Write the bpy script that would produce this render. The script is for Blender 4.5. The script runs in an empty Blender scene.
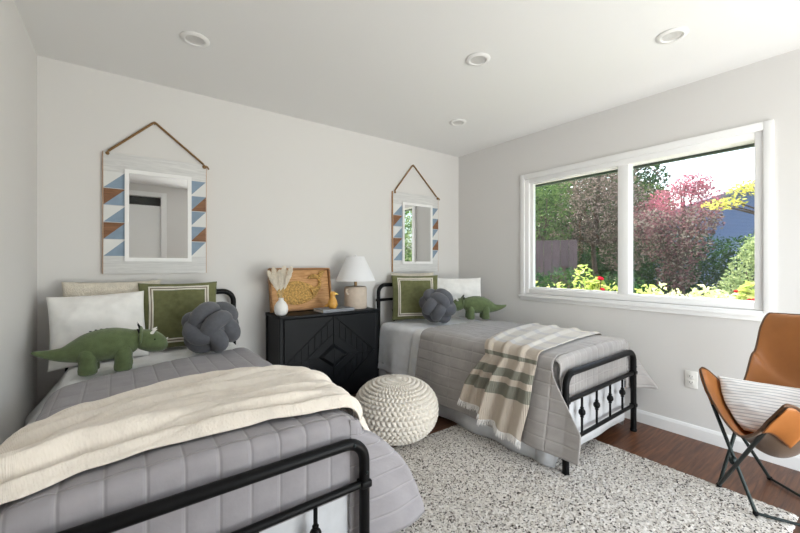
import bpy, bmesh, math, random
from mathutils import Vector, Matrix, noise
R = math.radians
PI = math.pi
S = bpy.context.scene
COL = S.collection

# ------------------------------------------------------------------ camera, sky, sun, exposure
cd = bpy.data.cameras.new('camera'); cam = bpy.data.objects.new('camera', cd); COL.objects.link(cam)
cd.sensor_fit = 'HORIZONTAL'; cd.sensor_width = 36.0; cd.lens = 36.0 * 371.74 / 800
cd.shift_y = -(266.5 - 263.76) / 800
cd.clip_start = 0.02; cd.clip_end = 300
cam.location = (0, 0, 1.195); cam.rotation_euler = (R(90), 0, -0.6392)
S.camera = cam
S.view_settings.view_transform = 'Standard'; S.view_settings.look = 'None'
S.view_settings.gamma = 1.0; S.view_settings.use_curve_mapping = False
S.view_settings.exposure = 0.68
S.cycles.use_denoising = True
S.cycles.max_bounces = 10; S.cycles.diffuse_bounces = 6; S.cycles.transparent_max_bounces = 16
S.cycles.sample_clamp_indirect = 6.0

W = bpy.data.worlds.new('sky'); S.world = W; W.use_nodes = True
wn = W.node_tree.nodes; wl = W.node_tree.links
sky = wn.new('ShaderNodeTexSky'); sky.sky_type = 'NISHITA'; sky.sun_disc = False
sky.sun_elevation = R(48); sky.sun_rotation = R(20); sky.air_density = 1.0; sky.dust_density = 6.0; sky.ozone_density = 1.0
wn['Background'].inputs['Strength'].default_value = 0.60
wl.new(sky.outputs[0], wn['Background'].inputs['Color'])

def add_light(name, kind, energy, color, loc, direction, **kw):
    l = bpy.data.lights.new(name, kind); l.energy = energy; l.color = color
    for k, v in kw.items(): setattr(l, k, v)
    o = bpy.data.objects.new(name, l); COL.objects.link(o); o.location = loc
    o.rotation_euler = Vector(direction).to_track_quat('-Z', 'Y').to_euler()
    return o
add_light('sun', 'SUN', 6.5, (1, .95, .87), (0, 4, 12), (.36, -.20, -.91), angle=R(.6))
# area lamps added as fill, outside a glazed door made up behind the camera
add_light('added_fill_rear', 'AREA', 46, (1, .955, .94), (2.05, -1.3, 1.25), (0, 1, 0), shape='RECTANGLE', size=2.2, size_y=2.0)
add_light('added_fill_rear_low', 'AREA', 52, (1, .95, .925), (2.05, -1.5, .25), (0, 1, .62), shape='RECTANGLE', size=2.2, size_y=.9)

# ------------------------------------------------------------------ materials
MATS = {}
def mat(name, color, rough=.6, metal=0, spec=.4, bump=None, vary=0, vscale=6, sheen=0, coord='Object', alpha=None):
    """bump = list of (kind, scale, strength[, distance]) ; vary = colour variation by noise"""
    m = bpy.data.materials.new(name); m.use_nodes = True; MATS[name] = m
    N = m.node_tree.nodes; L = m.node_tree.links; b = N['Principled BSDF']
    b.inputs['Base Color'].default_value = (*color, 1); b.inputs['Roughness'].default_value = rough
    b.inputs['Metallic'].default_value = metal; b.inputs['Specular IOR Level'].default_value = spec
    if sheen: b.inputs['Sheen Weight'].default_value = sheen
    tc = N.new('ShaderNodeTexCoord')
    if vary:
        n = N.new('ShaderNodeTexNoise'); n.inputs['Scale'].default_value = vscale; n.inputs['Detail'].default_value = 4
        L.new(tc.outputs[coord], n.inputs['Vector'])
        r = N.new('ShaderNodeValToRGB')
        r.color_ramp.elements[0].position = .3; r.color_ramp.elements[1].position = .7
        r.color_ramp.elements[0].color = (*[c * (1 - vary) for c in color], 1)
        r.color_ramp.elements[1].color = (*[min(1, c * (1 + vary)) for c in color], 1)
        L.new(n.outputs[0], r.inputs[0]); L.new(r.outputs[0], b.inputs['Base Color'])
    prev = None
    for q in (bump or []):
        kind, sc, st = q[:3]
        if kind == 'noise':
            t = N.new('ShaderNodeTexNoise'); t.inputs['Scale'].default_value = sc; t.inputs['Detail'].default_value = 5
        elif kind == 'voronoi':
            t = N.new('ShaderNodeTexVoronoi'); t.inputs['Scale'].default_value = sc
        elif kind in ('wavex', 'wavey', 'wavez'):
            t = N.new('ShaderNodeTexWave'); t.bands_direction = kind[-1].upper(); t.inputs['Scale'].default_value = sc
            t.inputs['Distortion'].default_value = .6; t.inputs['Detail'].default_value = 2
        L.new(tc.outputs[coord], t.inputs['Vector'])
        bn = N.new('ShaderNodeBump'); bn.inputs['Strength'].default_value = st
        bn.inputs['Distance'].default_value = q[3] if len(q) > 3 else .002
        L.new(t.outputs[0], bn.inputs['Height'])
        if prev: L.new(prev.outputs[0], bn.inputs['Normal'])
        prev = bn
    if prev: L.new(prev.outputs[0], b.inputs['Normal'])
    return m

def fabric(name, color, weave=900, strength=.35, vary=.06, vscale=14, sheen=.15, slub=60):
    return mat(name, color, .9, 0, .15, [('noise', slub, .25, .003), ('wavex', weave / 6.28, strength * .5, .0008), ('wavey', weave / 6.28, strength * .5, .0008)],
               vary, vscale, sheen, 'UV')

def ramp_mat(name, build, rough=.7, spec=.3):
    m = bpy.data.materials.new(name); m.use_nodes = True
    N = m.node_tree.nodes; L = m.node_tree.links; b = N['Principled BSDF']
    b.inputs['Roughness'].default_value = rough; b.inputs['Specular IOR Level'].default_value = spec
    build(N, L, b); return m

def wood(name, c1, c2, scale=(1, 12, 12), rough=.45, spec=.4):
    def f(N, L, b):
        tc = N.new('ShaderNodeTexCoord'); mp = N.new('ShaderNodeMapping'); mp.inputs['Scale'].default_value = scale
        n = N.new('ShaderNodeTexNoise'); n.inputs['Scale'].default_value = 4; n.inputs['Detail'].default_value = 8; n.inputs['Distortion'].default_value = 1.2
        r = N.new('ShaderNodeValToRGB'); r.color_ramp.elements[0].position = .3; r.color_ramp.elements[1].position = .72
        r.color_ramp.elements[0].color = (*c1, 1); r.color_ramp.elements[1].color = (*c2, 1)
        bp = N.new('ShaderNodeBump'); bp.inputs['Strength'].default_value = .15; bp.inputs['Distance'].default_value = .001
        L.new(tc.outputs['Object'], mp.inputs[0]); L.new(mp.outputs[0], n.inputs['Vector']); L.new(n.outputs[0], r.inputs[0])
        L.new(r.outputs[0], b.inputs['Base Color']); L.new(n.outputs[0], bp.inputs['Height']); L.new(bp.outputs[0], b.inputs['Normal'])
    return ramp_mat(name, f, rough, spec)

M_wall = mat('wall_paint', (.715, .702, .69), .85, 0, .2, [('noise', 90, .12, .002)])
M_ceil = mat('ceiling_paint', (.80, .795, .79), .9, 0, .2, [('noise', 110, .12, .002)])
M_trim = mat('white_trim_paint', (.86, .86, .86), .4, 0, .4)
M_vinyl = mat('white_vinyl', (.88, .88, .88), .35, 0, .4)
M_black = mat('black_iron', (.004, .004, .0045), .42, 0, .16, [('noise', 120, .05, .0006)])
M_blackwood = mat('black_painted_wood', (.005, .0058, .0075), .5, 0, .18, [('wavez', 30, .12, .001)])
M_sheet = fabric('white_sheet', (.88, .88, .885), 1200)
M_white = fabric('white_linen', (.88, .865, .845), 800)
M_coverlet = fabric('pale_blue_white_quilting', (.86, .87, .90), 900)
M_skirt = fabric('pale_grey_cotton', (.62, .63, .655), 1000)
def quilted(name, color, a, b, thread):
    m = fabric(name, color, 900, .2); N = m.node_tree.nodes; L = m.node_tree.links; bs = N['Principled BSDF']
    tc = N.new('ShaderNodeTexCoord'); sp = N.new('ShaderNodeSeparateXYZ'); L.new(tc.outputs['UV'], sp.inputs[0]); ch = []
    for i, per in ((0, a), (1, b)):
        k = N.new('ShaderNodeMath'); k.operation = 'PINGPONG'; k.inputs[1].default_value = per / 2; L.new(sp.outputs[i], k.inputs[0])
        d = N.new('ShaderNodeMapRange'); d.interpolation_type = 'SMOOTHSTEP'; d.inputs[1].default_value = 0; d.inputs[2].default_value = .010
        L.new(k.outputs[0], d.inputs[0]); ch.append(d)
    mn = N.new('ShaderNodeMath'); mn.operation = 'MINIMUM'; L.new(ch[0].outputs[0], mn.inputs[0]); L.new(ch[1].outputs[0], mn.inputs[1])
    bp = N.new('ShaderNodeBump'); bp.inputs['Strength'].default_value = .8; bp.inputs['Distance'].default_value = .003
    L.new(mn.outputs[0], bp.inputs['Height'])
    L.new(bs.inputs['Normal'].links[0].from_socket, bp.inputs['Normal']); L.new(bp.outputs[0], bs.inputs['Normal'])
    old = bs.inputs['Base Color'].links[0].from_socket
    lt = N.new('ShaderNodeMath'); lt.operation = 'LESS_THAN'; lt.inputs[1].default_value = .12; L.new(mn.outputs[0], lt.inputs[0])
    mx = N.new('ShaderNodeMix'); mx.data_type = 'RGBA'; L.new(lt.outputs[0], mx.inputs[0]); L.new(old, mx.inputs[6]); mx.inputs[7].default_value = (*thread, 1)
    L.new(mx.outputs[2], bs.inputs['Base Color']); return m
M_quiltL = quilted('mauve_grey_quilting', (.33, .312, .328), .087, .55, (.385, .365, .38))
M_quiltR = quilted('warm_grey_quilting', (.385, .362, .35), .075, .20, (.435, .41, .40))
M_cream = mat('cream_gauze', (.84, .765, .675), .95, 0, .1, [('noise', 45, .5, .008), ('voronoi', 150, .5, .003), ('wavex', 130, .4, .0015)], .05, 20, .15, 'UV')
M_boucle = mat('cream_boucle', (.74, .68, .58), .95, 0, .1, [('voronoi', 160, .8, .006)], .08, 40, .2)
M_green = fabric('olive_green_weave', (.165, .172, .078), 700, .8, .14, 30)
M_ribbonw = fabric('ivory_ribbon', (.78, .74, .66), 900)
M_ribbonb = fabric('taupe_ribbon', (.20, .155, .11), 900)
M_plush = mat('green_knit_plush', (.125, .165, .075), .95, 0, .1, [('noise', 260, .5, .003), ('voronoi', 240, .4, .002)], .16, 30, .3)
M_felt = mat('black_felt', (.012, .012, .013), .95, 0, .1)
M_horn = mat('white_felt', (.82, .80, .76), .9, 0, .1)
M_knot = mat('slate_grey_jersey', (.105, .108, .122), .9, 0, .12, [('noise', 420, .4, .001)], .08, 60, .25)
M_pouf = mat('ivory_cotton_cord', (.74, .69, .62), .95, 0, .1, [('noise', 240, .5, .002)], .06, 40, .1)
M_mirror = mat('mirror_silver', (.93, .94, .94), .015, 1.0, .5)
M_whitewash = wood('whitewashed_wood', (.60, .60, .60), (.74, .74, .735), (1.5, 10, 16), .6)
M_natural = wood('natural_wood_edge', (.42, .22, .10), (.58, .34, .17), (1, 8, 8), .55)
M_brown = wood('walnut_inlay', (.17, .075, .035), (.29, .14, .065), (1.5, 10, 14), .55)
M_blue = mat('dusty_blue_inlay', (.235, .315, .41), .6, 0, .3, [('noise', 60, .15, .001)], .08, 20)
M_inlayw = mat('white_inlay', (.72, .72, .71), .6, 0, .3)
M_rope = mat('jute_rope', (.30, .18, .085), .95, 0, .1, [('wavez', 70, .8, .003)], .2, 90)
M_tray = wood('warm_tray_wood', (.38, .17, .05), (.66, .38, .16), (2, 2, 14), .5)
M_traydark = wood('tray_rim_wood', (.24, .11, .04), (.42, .22, .09), (2, 10, 10), .5)
M_woven = mat('woven_seagrass', (.56, .34, .11), .7, 0, .3, [('voronoi', 95, 1.0, .008)], .45, 70)
M_ceramicw = mat('white_stoneware', (.80, .79, .77), .55, 0, .4, [('noise', 60, .4, .004)])
M_lampbase = mat('sand_stoneware', (.62, .52, .43), .75, 0, .25, [('noise', 140, .35, .002)], .06, 30)
M_shade = mat('white_linen_shade', (.80, .80, .82), .9, 0, .1, [('wavez', 90, .15, .0006)])
M_brass = mat('aged_brass', (.33, .22, .11), .4, .9)
M_bird = wood('golden_turned_wood', (.55, .27, .05), (.72, .40, .10), (3, 3, 12), .35)
M_beak = mat('yellow_beak', (.80, .60, .15), .4)
M_book = mat('grey_book_cloth', (.24, .25, .27), .7, 0, .3)
M_page = mat('book_pages', (.78, .75, .70), .85, 0, .2, [('wavez', 320, .3, .0006)])
M_plume = mat('dried_plume', (.88, .82, .72), .95, 0, .1, None, .1, 60)
M_stem = mat('dried_stem', (.55, .43, .26), .9)
M_leather = mat('tan_leather', (.35, .128, .032), .42, 0, .45, [('noise', 35, .12, .004), ('voronoi', 320, .1, .0008)], .12, 7)
M_suede = mat('brown_suede', (.115, .068, .04), .95, 0, .1, [('noise', 220, .3, .002)], .12, 12, .2)
M_edge = mat('dark_leather_binding', (.10, .045, .018), .6)
M_rod = mat('dark_iron_rod', (.022, .03, .03), .45, .5)
M_plate = mat('ivory_plate', (.83, .82, .79), .35, 0, .4)
M_slot = mat('outlet_slot', (.08, .08, .08), .6)
M_lens = mat('frosted_lens', (.60, .59, .58), .45, 0, .4, [('voronoi', 120, .5, .003)])
M_ringwhite = mat('lamp_trim_white', (.80, .79, .78), .4)

def _stripe_white(N, L, b):
    uv = N.new('ShaderNodeTexCoord'); sp = N.new('ShaderNodeSeparateXYZ'); L.new(uv.outputs['UV'], sp.inputs[0])
    mm = N.new('ShaderNodeMath'); mm.operation = 'MODULO'; mm.inputs[1].default_value = .0145; L.new(sp.outputs[1], mm.inputs[0])
    g = N.new('ShaderNodeMath'); g.operation = 'LESS_THAN'; g.inputs[1].default_value = .0045; L.new(mm.outputs[0], g.inputs[0])
    mx = N.new('ShaderNodeMix'); mx.data_type = 'RGBA'; L.new(g.outputs[0], mx.inputs[0])
    mx.inputs[6].default_value = (.86, .845, .83, 1); mx.inputs[7].default_value = (.55, .55, .57, 1)
    L.new(mx.outputs[2], b.inputs['Base Color'])
    bp = N.new('ShaderNodeBump'); bp.inputs['Strength'].default_value = .6; bp.inputs['Distance'].default_value = .003
    L.new(g.outputs[0], bp.inputs['Height']); L.new(bp.outputs[0], b.inputs['Normal'])
M_striped = ramp_mat('white_grey_striped_cotton', _stripe_white, .9, .1)

def _throw_stripe(N, L, b):   # bands at fixed distances along the throw's length (UV x in metres)
    uv = N.new('ShaderNodeTexCoord'); sp = N.new('ShaderNodeSeparateXYZ'); L.new(uv.outputs['UV'], sp.inputs[0])
    mr = N.new('ShaderNodeMapRange'); mr.inputs[1].default_value = -1.0; mr.inputs[2].default_value = 1.0
    L.new(sp.outputs[0], mr.inputs[0])
    r = N.new('ShaderNodeValToRGB'); r.color_ramp.interpolation = 'CONSTANT'
    cr = (.62, .54, .455, 1); gr = (.255, .25, .205, 1); pk = (.63, .60, .58, 1); pale = (.72, .68, .62, 1)
    E = r.color_ramp.elements; E[0].position = 0; E[0].color = cr
    bands = [(-.770, gr), (-.690, cr), (-.655, gr), (-.595, cr), (-.535, gr), (-.510, cr), (-.42, pk), (-.36, pale), (-.25, pk), (-.2, pale), (-.02, pk), (.06, pale), (.3, pk), (.36, pale)]
    E[1].position = (bands[0][0] + 1) / 2; E[1].color = bands[0][1]
    for x, c in bands[1:]:
        e = E.new((x + 1) / 2); e.color = c
    L.new(mr.outputs[0], r.inputs[0]); L.new(r.outputs[0], b.inputs['Base Color'])
    w = N.new('ShaderNodeTexWave'); w.bands_direction = 'Y'; w.inputs['Scale'].default_value = 38; w.inputs['Distortion'].default_value = 2.5
    L.new(uv.outputs['UV'], w.inputs['Vector'])
    bp = N.new('ShaderNodeBump'); bp.inputs['Strength'].default_value = .9; bp.inputs['Distance'].default_value = .003
    L.new(w.outputs[0], bp.inputs['Height']); L.new(bp.outputs[0], b.inputs['Normal'])
M_throwR = ramp_mat('cream_sage_striped_weave', _throw_stripe, .95, .1)

def _rug(N, L, b):
    tc = N.new('ShaderNodeTexCoord')
    n0 = N.new('ShaderNodeTexNoise'); n0.inputs['Scale'].default_value = 55; n0.inputs['Detail'].default_value = 3
    ad = N.new('ShaderNodeVectorMath'); ad.operation = 'MULTIPLY_ADD'; ad.inputs[1].default_value = (.016, .016, 0)
    L.new(tc.outputs['Object'], n0.inputs['Vector']); L.new(n0.outputs['Color'], ad.inputs[0]); L.new(tc.outputs['Object'], ad.inputs[2])
    v = N.new('ShaderNodeTexVoronoi'); v.inputs['Scale'].default_value = 150; v.inputs['Randomness'].default_value = 1
    L.new(ad.outputs[0], v.inputs['Vector'])
    sep = N.new('ShaderNodeSeparateColor'); L.new(v.outputs['Color'], sep.inputs[0])
    r = N.new('ShaderNodeValToRGB'); r.color_ramp.interpolation = 'CONSTANT'
    E = r.color_ramp.elements
    E[0].position = 0; E[0].color = (.045, .037, .035, 1); E[1].position = .09; E[1].color = (.16, .135, .12, 1)
    for p, c in ((.16, (.46, .43, .40, 1)), (.25, (.70, .66, .61, 1)), (.50, (.80, .765, .725, 1)), (.80, (.56, .52, .475, 1))):
        e = E.new(p); e.color = c
    L.new(sep.outputs[0], r.inputs[0]); L.new(r.outputs[0], b.inputs['Base Color'])
    n = N.new('ShaderNodeTexNoise'); n.inputs['Scale'].default_value = 240; n.inputs['Detail'].default_value = 4
    L.new(tc.outputs['Object'], n.inputs['Vector'])
    bp = N.new('ShaderNodeBump'); bp.inputs['Strength'].default_value = .7; bp.inputs['Distance'].default_value = .008
    L.new(n.outputs[0], bp.inputs['Height']); L.new(bp.outputs[0], b.inputs['Normal'])
M_rug = ramp_mat('flecked_wool_pile', _rug, .95, .1)

def _floor(N, L, b):
    tc = N.new('ShaderNodeTexCoord')
    br = N.new('ShaderNodeTexBrick'); br.offset = .37; br.inputs['Scale'].default_value = 1
    br.inputs['Brick Width'].default_value = 1.25; br.inputs['Row Height'].default_value = .125; br.inputs['Mortar Size'].default_value = .0012
    br.inputs['Color1'].default_value = (.9, .9, .9, 1); br.inputs['Color2'].default_value = (.45, .45, .45, 1); br.inputs['Mortar'].default_value = (.08, .08, .08, 1)
    L.new(tc.outputs['Object'], br.inputs['Vector'])
    mp = N.new('ShaderNodeMapping'); mp.inputs['Scale'].default_value = (1.6, 22, 1); L.new(tc.outputs['Object'], mp.inputs[0])
    n = N.new('ShaderNodeTexNoise'); n.inputs['Scale'].default_value = 3; n.inputs['Detail'].default_value = 8; n.inputs['Distortion'].default_value = .8
    L.new(mp.outputs[0], n.inputs['Vector'])
    r = N.new('ShaderNodeValToRGB'); r.color_ramp.elements[0].position = .3; r.color_ramp.elements[1].position = .75
    r.color_ramp.elements[0].color = (.065, .022, .011, 1); r.color_ramp.elements[1].color = (.25, .10, .045, 1)
    L.new(n.outputs[0], r.inputs[0])
    mx = N.new('ShaderNodeMix'); mx.data_type = 'RGBA'; mx.blend_type = 'MULTIPLY'; mx.inputs[0].default_value = .65
    L.new(r.outputs[0], mx.inputs[6]); L.new(br.outputs[0], mx.inputs[7]); L.new(mx.outputs[2], b.inputs['Base Color'])
    bp = N.new('ShaderNodeBump'); bp.inputs['Strength'].default_value = .25; bp.inputs['Distance'].default_value = .001
    L.new(br.outputs['Fac'], bp.inputs['Height']); bp.invert = True; L.new(bp.outputs[0], b.inputs['Normal'])
M_floor = ramp_mat('dark_walnut_planks', _floor, .38, .45)

def _glass():
    m = bpy.data.materials.new('clear_glass'); m.use_nodes = True; N = m.node_tree.nodes; L = m.node_tree.links
    for n in list(N): N.remove(n)
    o = N.new('ShaderNodeOutputMaterial'); t = N.new('ShaderNodeBsdfTransparent'); g = N.new('ShaderNodeBsdfGlossy'); mx = N.new('ShaderNodeMixShader')
    t.inputs[0].default_value = (.93, .96, .95, 1); g.inputs['Roughness'].default_value = .02; mx.inputs[0].default_value = .045
    L.new(t.outputs[0], mx.inputs[1]); L.new(g.outputs[0], mx.inputs[2]); L.new(mx.outputs[0], o.inputs[0]); return m
M_glass = _glass()

def leafmat(name, color, trans=.45):
    m = bpy.data.materials.new(name); m.use_nodes = True; N = m.node_tree.nodes; L = m.node_tree.links
    for n in list(N): N.remove(n)
    o = N.new('ShaderNodeOutputMaterial'); d = N.new('ShaderNodeBsdfDiffuse'); t = N.new('ShaderNodeBsdfTranslucent'); mx = N.new('ShaderNodeMixShader')
    d.inputs[0].default_value = (*color, 1); t.inputs[0].default_value = (*[min(1, c * 1.3) for c in color], 1); mx.inputs[0].default_value = trans
    L.new(d.outputs[0], mx.inputs[1]); L.new(t.outputs[0], mx.inputs[2]); L.new(mx.outputs[0], o.inputs[0]); return m
M_bark = mat('grey_brown_bark', (.10, .075, .06), .95, 0, .1, [('noise', 30, .6, .02)], .3, 12)

# ------------------------------------------------------------------ mesh helpers: a shape is (verts, faces)
def J(*parts):
    V, Fc = [], []
    for v, f in parts:
        o = len(V); V += [tuple(p) for p in v]; Fc += [tuple(i + o for i in q) for q in f]
    return V, Fc

def tube(path, r, seg=10, closed=False):
    P = [Vector(p) for p in path]; n = len(P); rr = r if isinstance(r, (list, tuple)) else [r] * n
    V, Fc = [], []; T = []
    for i in range(n):
        a = P[(i - 1) % n] if closed or i > 0 else P[i]; b = P[(i + 1) % n] if closed or i < n - 1 else P[i]
        T.append((b - a).normalized())
    up = Vector((0, 0, 1)) if abs(T[0].z) < .9 else Vector((1, 0, 0))
    u = T[0].cross(up).normalized(); U = [u]
    for i in range(1, n):
        q = T[i - 1].rotation_difference(T[i]); u = q @ u; u = (u - T[i] * u.dot(T[i])).normalized(); U.append(u)
    tw = 0
    if closed:
        q = T[-1].rotation_difference(T[0]); ue = q @ U[-1]
        w0 = T[0].cross(U[0]); tw = math.atan2(ue.dot(w0), ue.dot(U[0]))
    for i in range(n):
        w = T[i].cross(U[i]); off = -tw * i / n
        for k in range(seg):
            a = 2 * PI * k / seg + off
            V.append(P[i] + (U[i] * math.cos(a) + w * math.sin(a)) * rr[i])
    m = n if closed else n - 1
    for i in range(m):
        j = (i + 1) % n
        for k in range(seg):
            l = (k + 1) % seg
            Fc.append((i * seg + k, i * seg + l, j * seg + l, j * seg + k))
    if not closed:
        Fc.append(tuple(range(seg))[::-1]); Fc.append(tuple((n - 1) * seg + k for k in range(seg)))
    return V, Fc

def spline(pts, k=8, closed=False):
    P = [Vector(p) for p in pts]; n = len(P); out = []
    m = n if closed else n - 1
    for i in range(m):
        g = lambda j: P[j % n] if closed else P[max(0, min(n - 1, j))]
        a, b, c, d = g(i - 1), g(i), g(i + 1), g(i + 2)
        for q in range(k):
            t = q / k
            out.append(.5 * ((2 * b) + (c - a) * t + (2 * a - 5 * b + 4 * c - d) * t * t + (3 * b - a - 3 * c + d) * t ** 3))
    if not closed: out.append(P[-1])
    return out

def lathe(prof, seg=32, c=(0, 0, 0)):
    V, Fc = [], []; n = len(prof)
    for r, z in prof:
        for k in range(seg):
            a = 2 * PI * k / seg; V.append((c[0] + r * math.cos(a), c[1] + r * math.sin(a), c[2] + z))
    for i in range(n - 1):
        for k in range(seg):
            l = (k + 1) % seg
            Fc.append((i * seg + k, i * seg + l, (i + 1) * seg + l, (i + 1) * seg + k))
    if prof[0][0] > 1e-4: Fc.append(tuple(range(seg))[::-1])
    if prof[-1][0] > 1e-4: Fc.append(tuple((n - 1) * seg + k for k in range(seg)))
    return V, Fc

def box(x0, x1, y0, y1, z0, z1, bev=0, seg=2):
    bm = bmesh.new(); bmesh.ops.create_cube(bm, size=1)
    for v in bm.verts: v.co = Vector(((x0 + x1) / 2 + v.co.x * (x1 - x0), (y0 + y1) / 2 + v.co.y * (y1 - y0), (z0 + z1) / 2 + v.co.z * (z1 - z0)))
    if bev: bmesh.ops.bevel(bm, geom=list(bm.edges), offset=bev, segments=seg, affect='EDGES', profile=.5)
    V = [tuple(v.co) for v in bm.verts]; bm.verts.index_update(); Fc = [tuple(v.index for v in f.verts) for f in bm.faces]; bm.free()
    return V, Fc

def ball(c, r, seg=16):
    r = r if isinstance(r, (list, tuple)) else (r, r, r)
    V, Fc = [], []; n = seg // 2
    for i in range(n + 1):
        th = PI * i / n
        for k in range(seg):
            a = 2 * PI * k / seg
            V.append((c[0] + r[0] * math.sin(th) * math.cos(a), c[1] + r[1] * math.sin(th) * math.sin(a), c[2] - r[2] * math.cos(th)))
    for i in range(n):
        for k in range(seg):
            l = (k + 1) % seg; Fc.append((i * seg + k, i * seg + l, (i + 1) * seg + l, (i + 1) * seg + k))
    return V, Fc

def prism(poly, y0, y1):
    """polygon in (x,z) extruded along y from y0 (back) to y1 (front)"""
    n = len(poly); V = [(x, y0, z) for x, z in poly] + [(x, y1, z) for x, z in poly]
    Fc = [tuple(range(n)), tuple(range(2 * n - 1, n - 1, -1))] + [(i, n + i, n + (i + 1) % n, (i + 1) % n) for i in range(n)]
    return V, Fc

def grid(nu, nv, fn):
    V = [fn(i / nu, j / nv) for j in range(nv + 1) for i in range(nu + 1)]
    Fc = [(j * (nu + 1) + i, j * (nu + 1) + i + 1, (j + 1) * (nu + 1) + i + 1, (j + 1) * (nu + 1) + i) for j in range(nv) for i in range(nu)]
    return V, Fc

def mk(name, shape, m, parent=None, smooth=True, uv=None, angle=45, loc=None, rot=None, weld=True, recalc=True):
    V, Fc = shape
    me = bpy.data.meshes.new(name); me.from_pydata([tuple(v) for v in V], [], Fc)
    mats = m if isinstance(m, (list, tuple)) else [m]
    for q in mats: me.materials.append(q)
    if uv:
        l = me.uv_layers.new(name='UVMap')
        for lp in me.loops: l.data[lp.index].uv = uv[lp.vertex_index]
    elif not uv:
        l = me.uv_layers.new(name='UVMap')
        for p in me.polygons:
            n = p.normal; ax = max(range(3), key=lambda i: abs(n[i])); a, b = [(1, 2), (0, 2), (0, 1)][ax]
            for li in p.loop_indices:
                co = me.vertices[me.loops[li].vertex_index].co; l.data[li].uv = (co[a], co[b])
    if recalc:
        bm = bmesh.new(); bm.from_mesh(me); bmesh.ops.recalc_face_normals(bm, faces=bm.faces); bm.to_mesh(me); bm.free()
    if smooth:
        me.polygons.foreach_set('use_smooth', [True] * len(me.polygons))
        if angle: me.set_sharp_from_angle(angle=R(angle))
    o = bpy.data.objects.new(name, me); COL.objects.link(o)
    if parent: o.parent = parent
    if loc: o.location = loc
    if rot: o.rotation_euler = rot
    return o

def tag(o, label=None, cat=None, group=None, kind=None):
    if label: o['label'] = label
    if cat: o['category'] = cat
    if group: o['group'] = group
    if kind: o['kind'] = kind
    return o

def thing(name, label, cat, loc=(0, 0, 0), rz=0, group=None, kind=None):
    o = bpy.data.objects.new(name, None); COL.objects.link(o); o.location = loc; o.rotation_euler = (0, 0, rz); o.empty_display_size = .1
    return tag(o, label, cat, group, kind)

def struct(name, shape, m, smooth=False, **k):
    o = mk(name, shape, m, None, smooth, **k); o['kind'] = 'structure'; return o

def copy_tree(o, label=None, loc=None, rz=None, parent=None):
    c = o.copy(); COL.objects.link(c)
    if parent: c.parent = parent
    if label: c['label'] = label
    if loc: c.location = loc
    if rz is not None: c.rotation_euler = (c.rotation_euler[0], c.rotation_euler[1], rz)
    for ch in [q for q in bpy.data.objects if q.parent == o]: copy_tree(ch, parent=c)
    return c

def solid(o, t, offset=0, mo=0):
    s = o.modifiers.new('thickness', 'SOLIDIFY'); s.thickness = t; s.offset = offset
    if mo: s.material_offset = mo; s.material_offset_rim = mo
    return o
def sub(o, n=1):
    s = o.modifiers.new('smooth', 'SUBSURF'); s.levels = n; s.render_levels = n; return o
def nz(x, y, z=0): return noise.noise(Vector((x, y, z)))

# ------------------------------------------------------------------ the room
XL, XR, YB, YF, HC = -.415, 3.136, 3.074, -1.0, 2.44
struct('floor', box(XL - .15, XR + .15, YF - .15, YB + .15, -.12, 0), M_floor)
struct('ceiling', box(XL - .15, XR + .15, YF - .15, YB + .15, HC, HC + .12), M_ceil)
struct('wall_back', box(XL - .15, XR + .15, YB, YB + .15, 0, HC), M_wall)
struct('wall_left', box(XL - .15, XL, YF, YB, 0, HC), M_wall)
WY0, WY1, WZ0, WZ1 = .4515, 2.223, .877, 2.06          # trim outline of the garden window
HY0, HY1, HZ0, HZ1 = WY0 + .03, WY1 - .03, WZ0 + .03, WZ1 - .03
struct('wall_right', J(box(XR, XR + .15, YF, HY0, 0, HC), box(XR, XR + .15, HY1, YB, 0, HC), box(XR, XR + .15, HY0, HY1, 0, HZ0), box(XR, XR + .15, HY0, HY1, HZ1, HC)), M_wall)
# wall behind the camera: closet doorway on the left, added glazed opening for fill light on the right
struct('wall_front', J(box(XL, -.36, YF - .15, YF, 0, HC), box(-.36, .48, YF - .15, YF, 2.26, HC), box(.48, 1.05, YF - .15, YF, 0, HC),
                       box(1.05, 3.05, YF - .15, YF, 2.15, HC), box(3.05, XR, YF - .15, YF, 0, HC)), M_wall)
d = mk('door_1', box(-.36, .48, YF - .06, YF - .025, .01, 2.12, .003), M_trim); d['kind'] = 'structure'
mk('door_knob', J(tube([(.41, YF - .03, 1.0), (.41, YF + .02, 1.0)], .012), ball((.41, YF + .035, 1.0), .026)), M_brass, d)
struct('trim_1', J(box(-.41, -.36, YF, YF + .018, 0, 2.33, .003), box(.48, .56, YF, YF + .018, 0, 2.33, .003), box(-.36, .48, YF, YF + .018, 2.26, 2.33, .003)), M_trim)
struct('gap_shade_board', box(-.36, .48, YF - .13, YF - .09, 0, 2.26), M_slot)  # dark board added behind the door; its colour gives the gap's shade
w2 = thing('added_fill_window', None, None, (0, 0, 0), kind='structure')  # glazed door added out of view to let the fill lamps in
mk('window_frame', J(box(1.05, 1.11, YF - .12, YF, 0, 2.15, .003), box(2.99, 3.05, YF - .12, YF, 0, 2.15, .003), box(2.02, 2.08, YF - .12, YF, .05, 2.1, .003),
                     box(1.05, 3.05, YF - .12, YF, 2.09, 2.15, .003), box(1.05, 3.05, YF - .12, YF, 0, .06, .003)), M_vinyl, w2)
mk('glass_pane', box(1.11, 2.02, YF - .07, YF - .064, .06, 2.09), M_glass, w2)
mk('glass_pane', box(2.08, 2.99, YF - .07, YF - .064, .06, 2.09), M_glass, w2)

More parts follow.
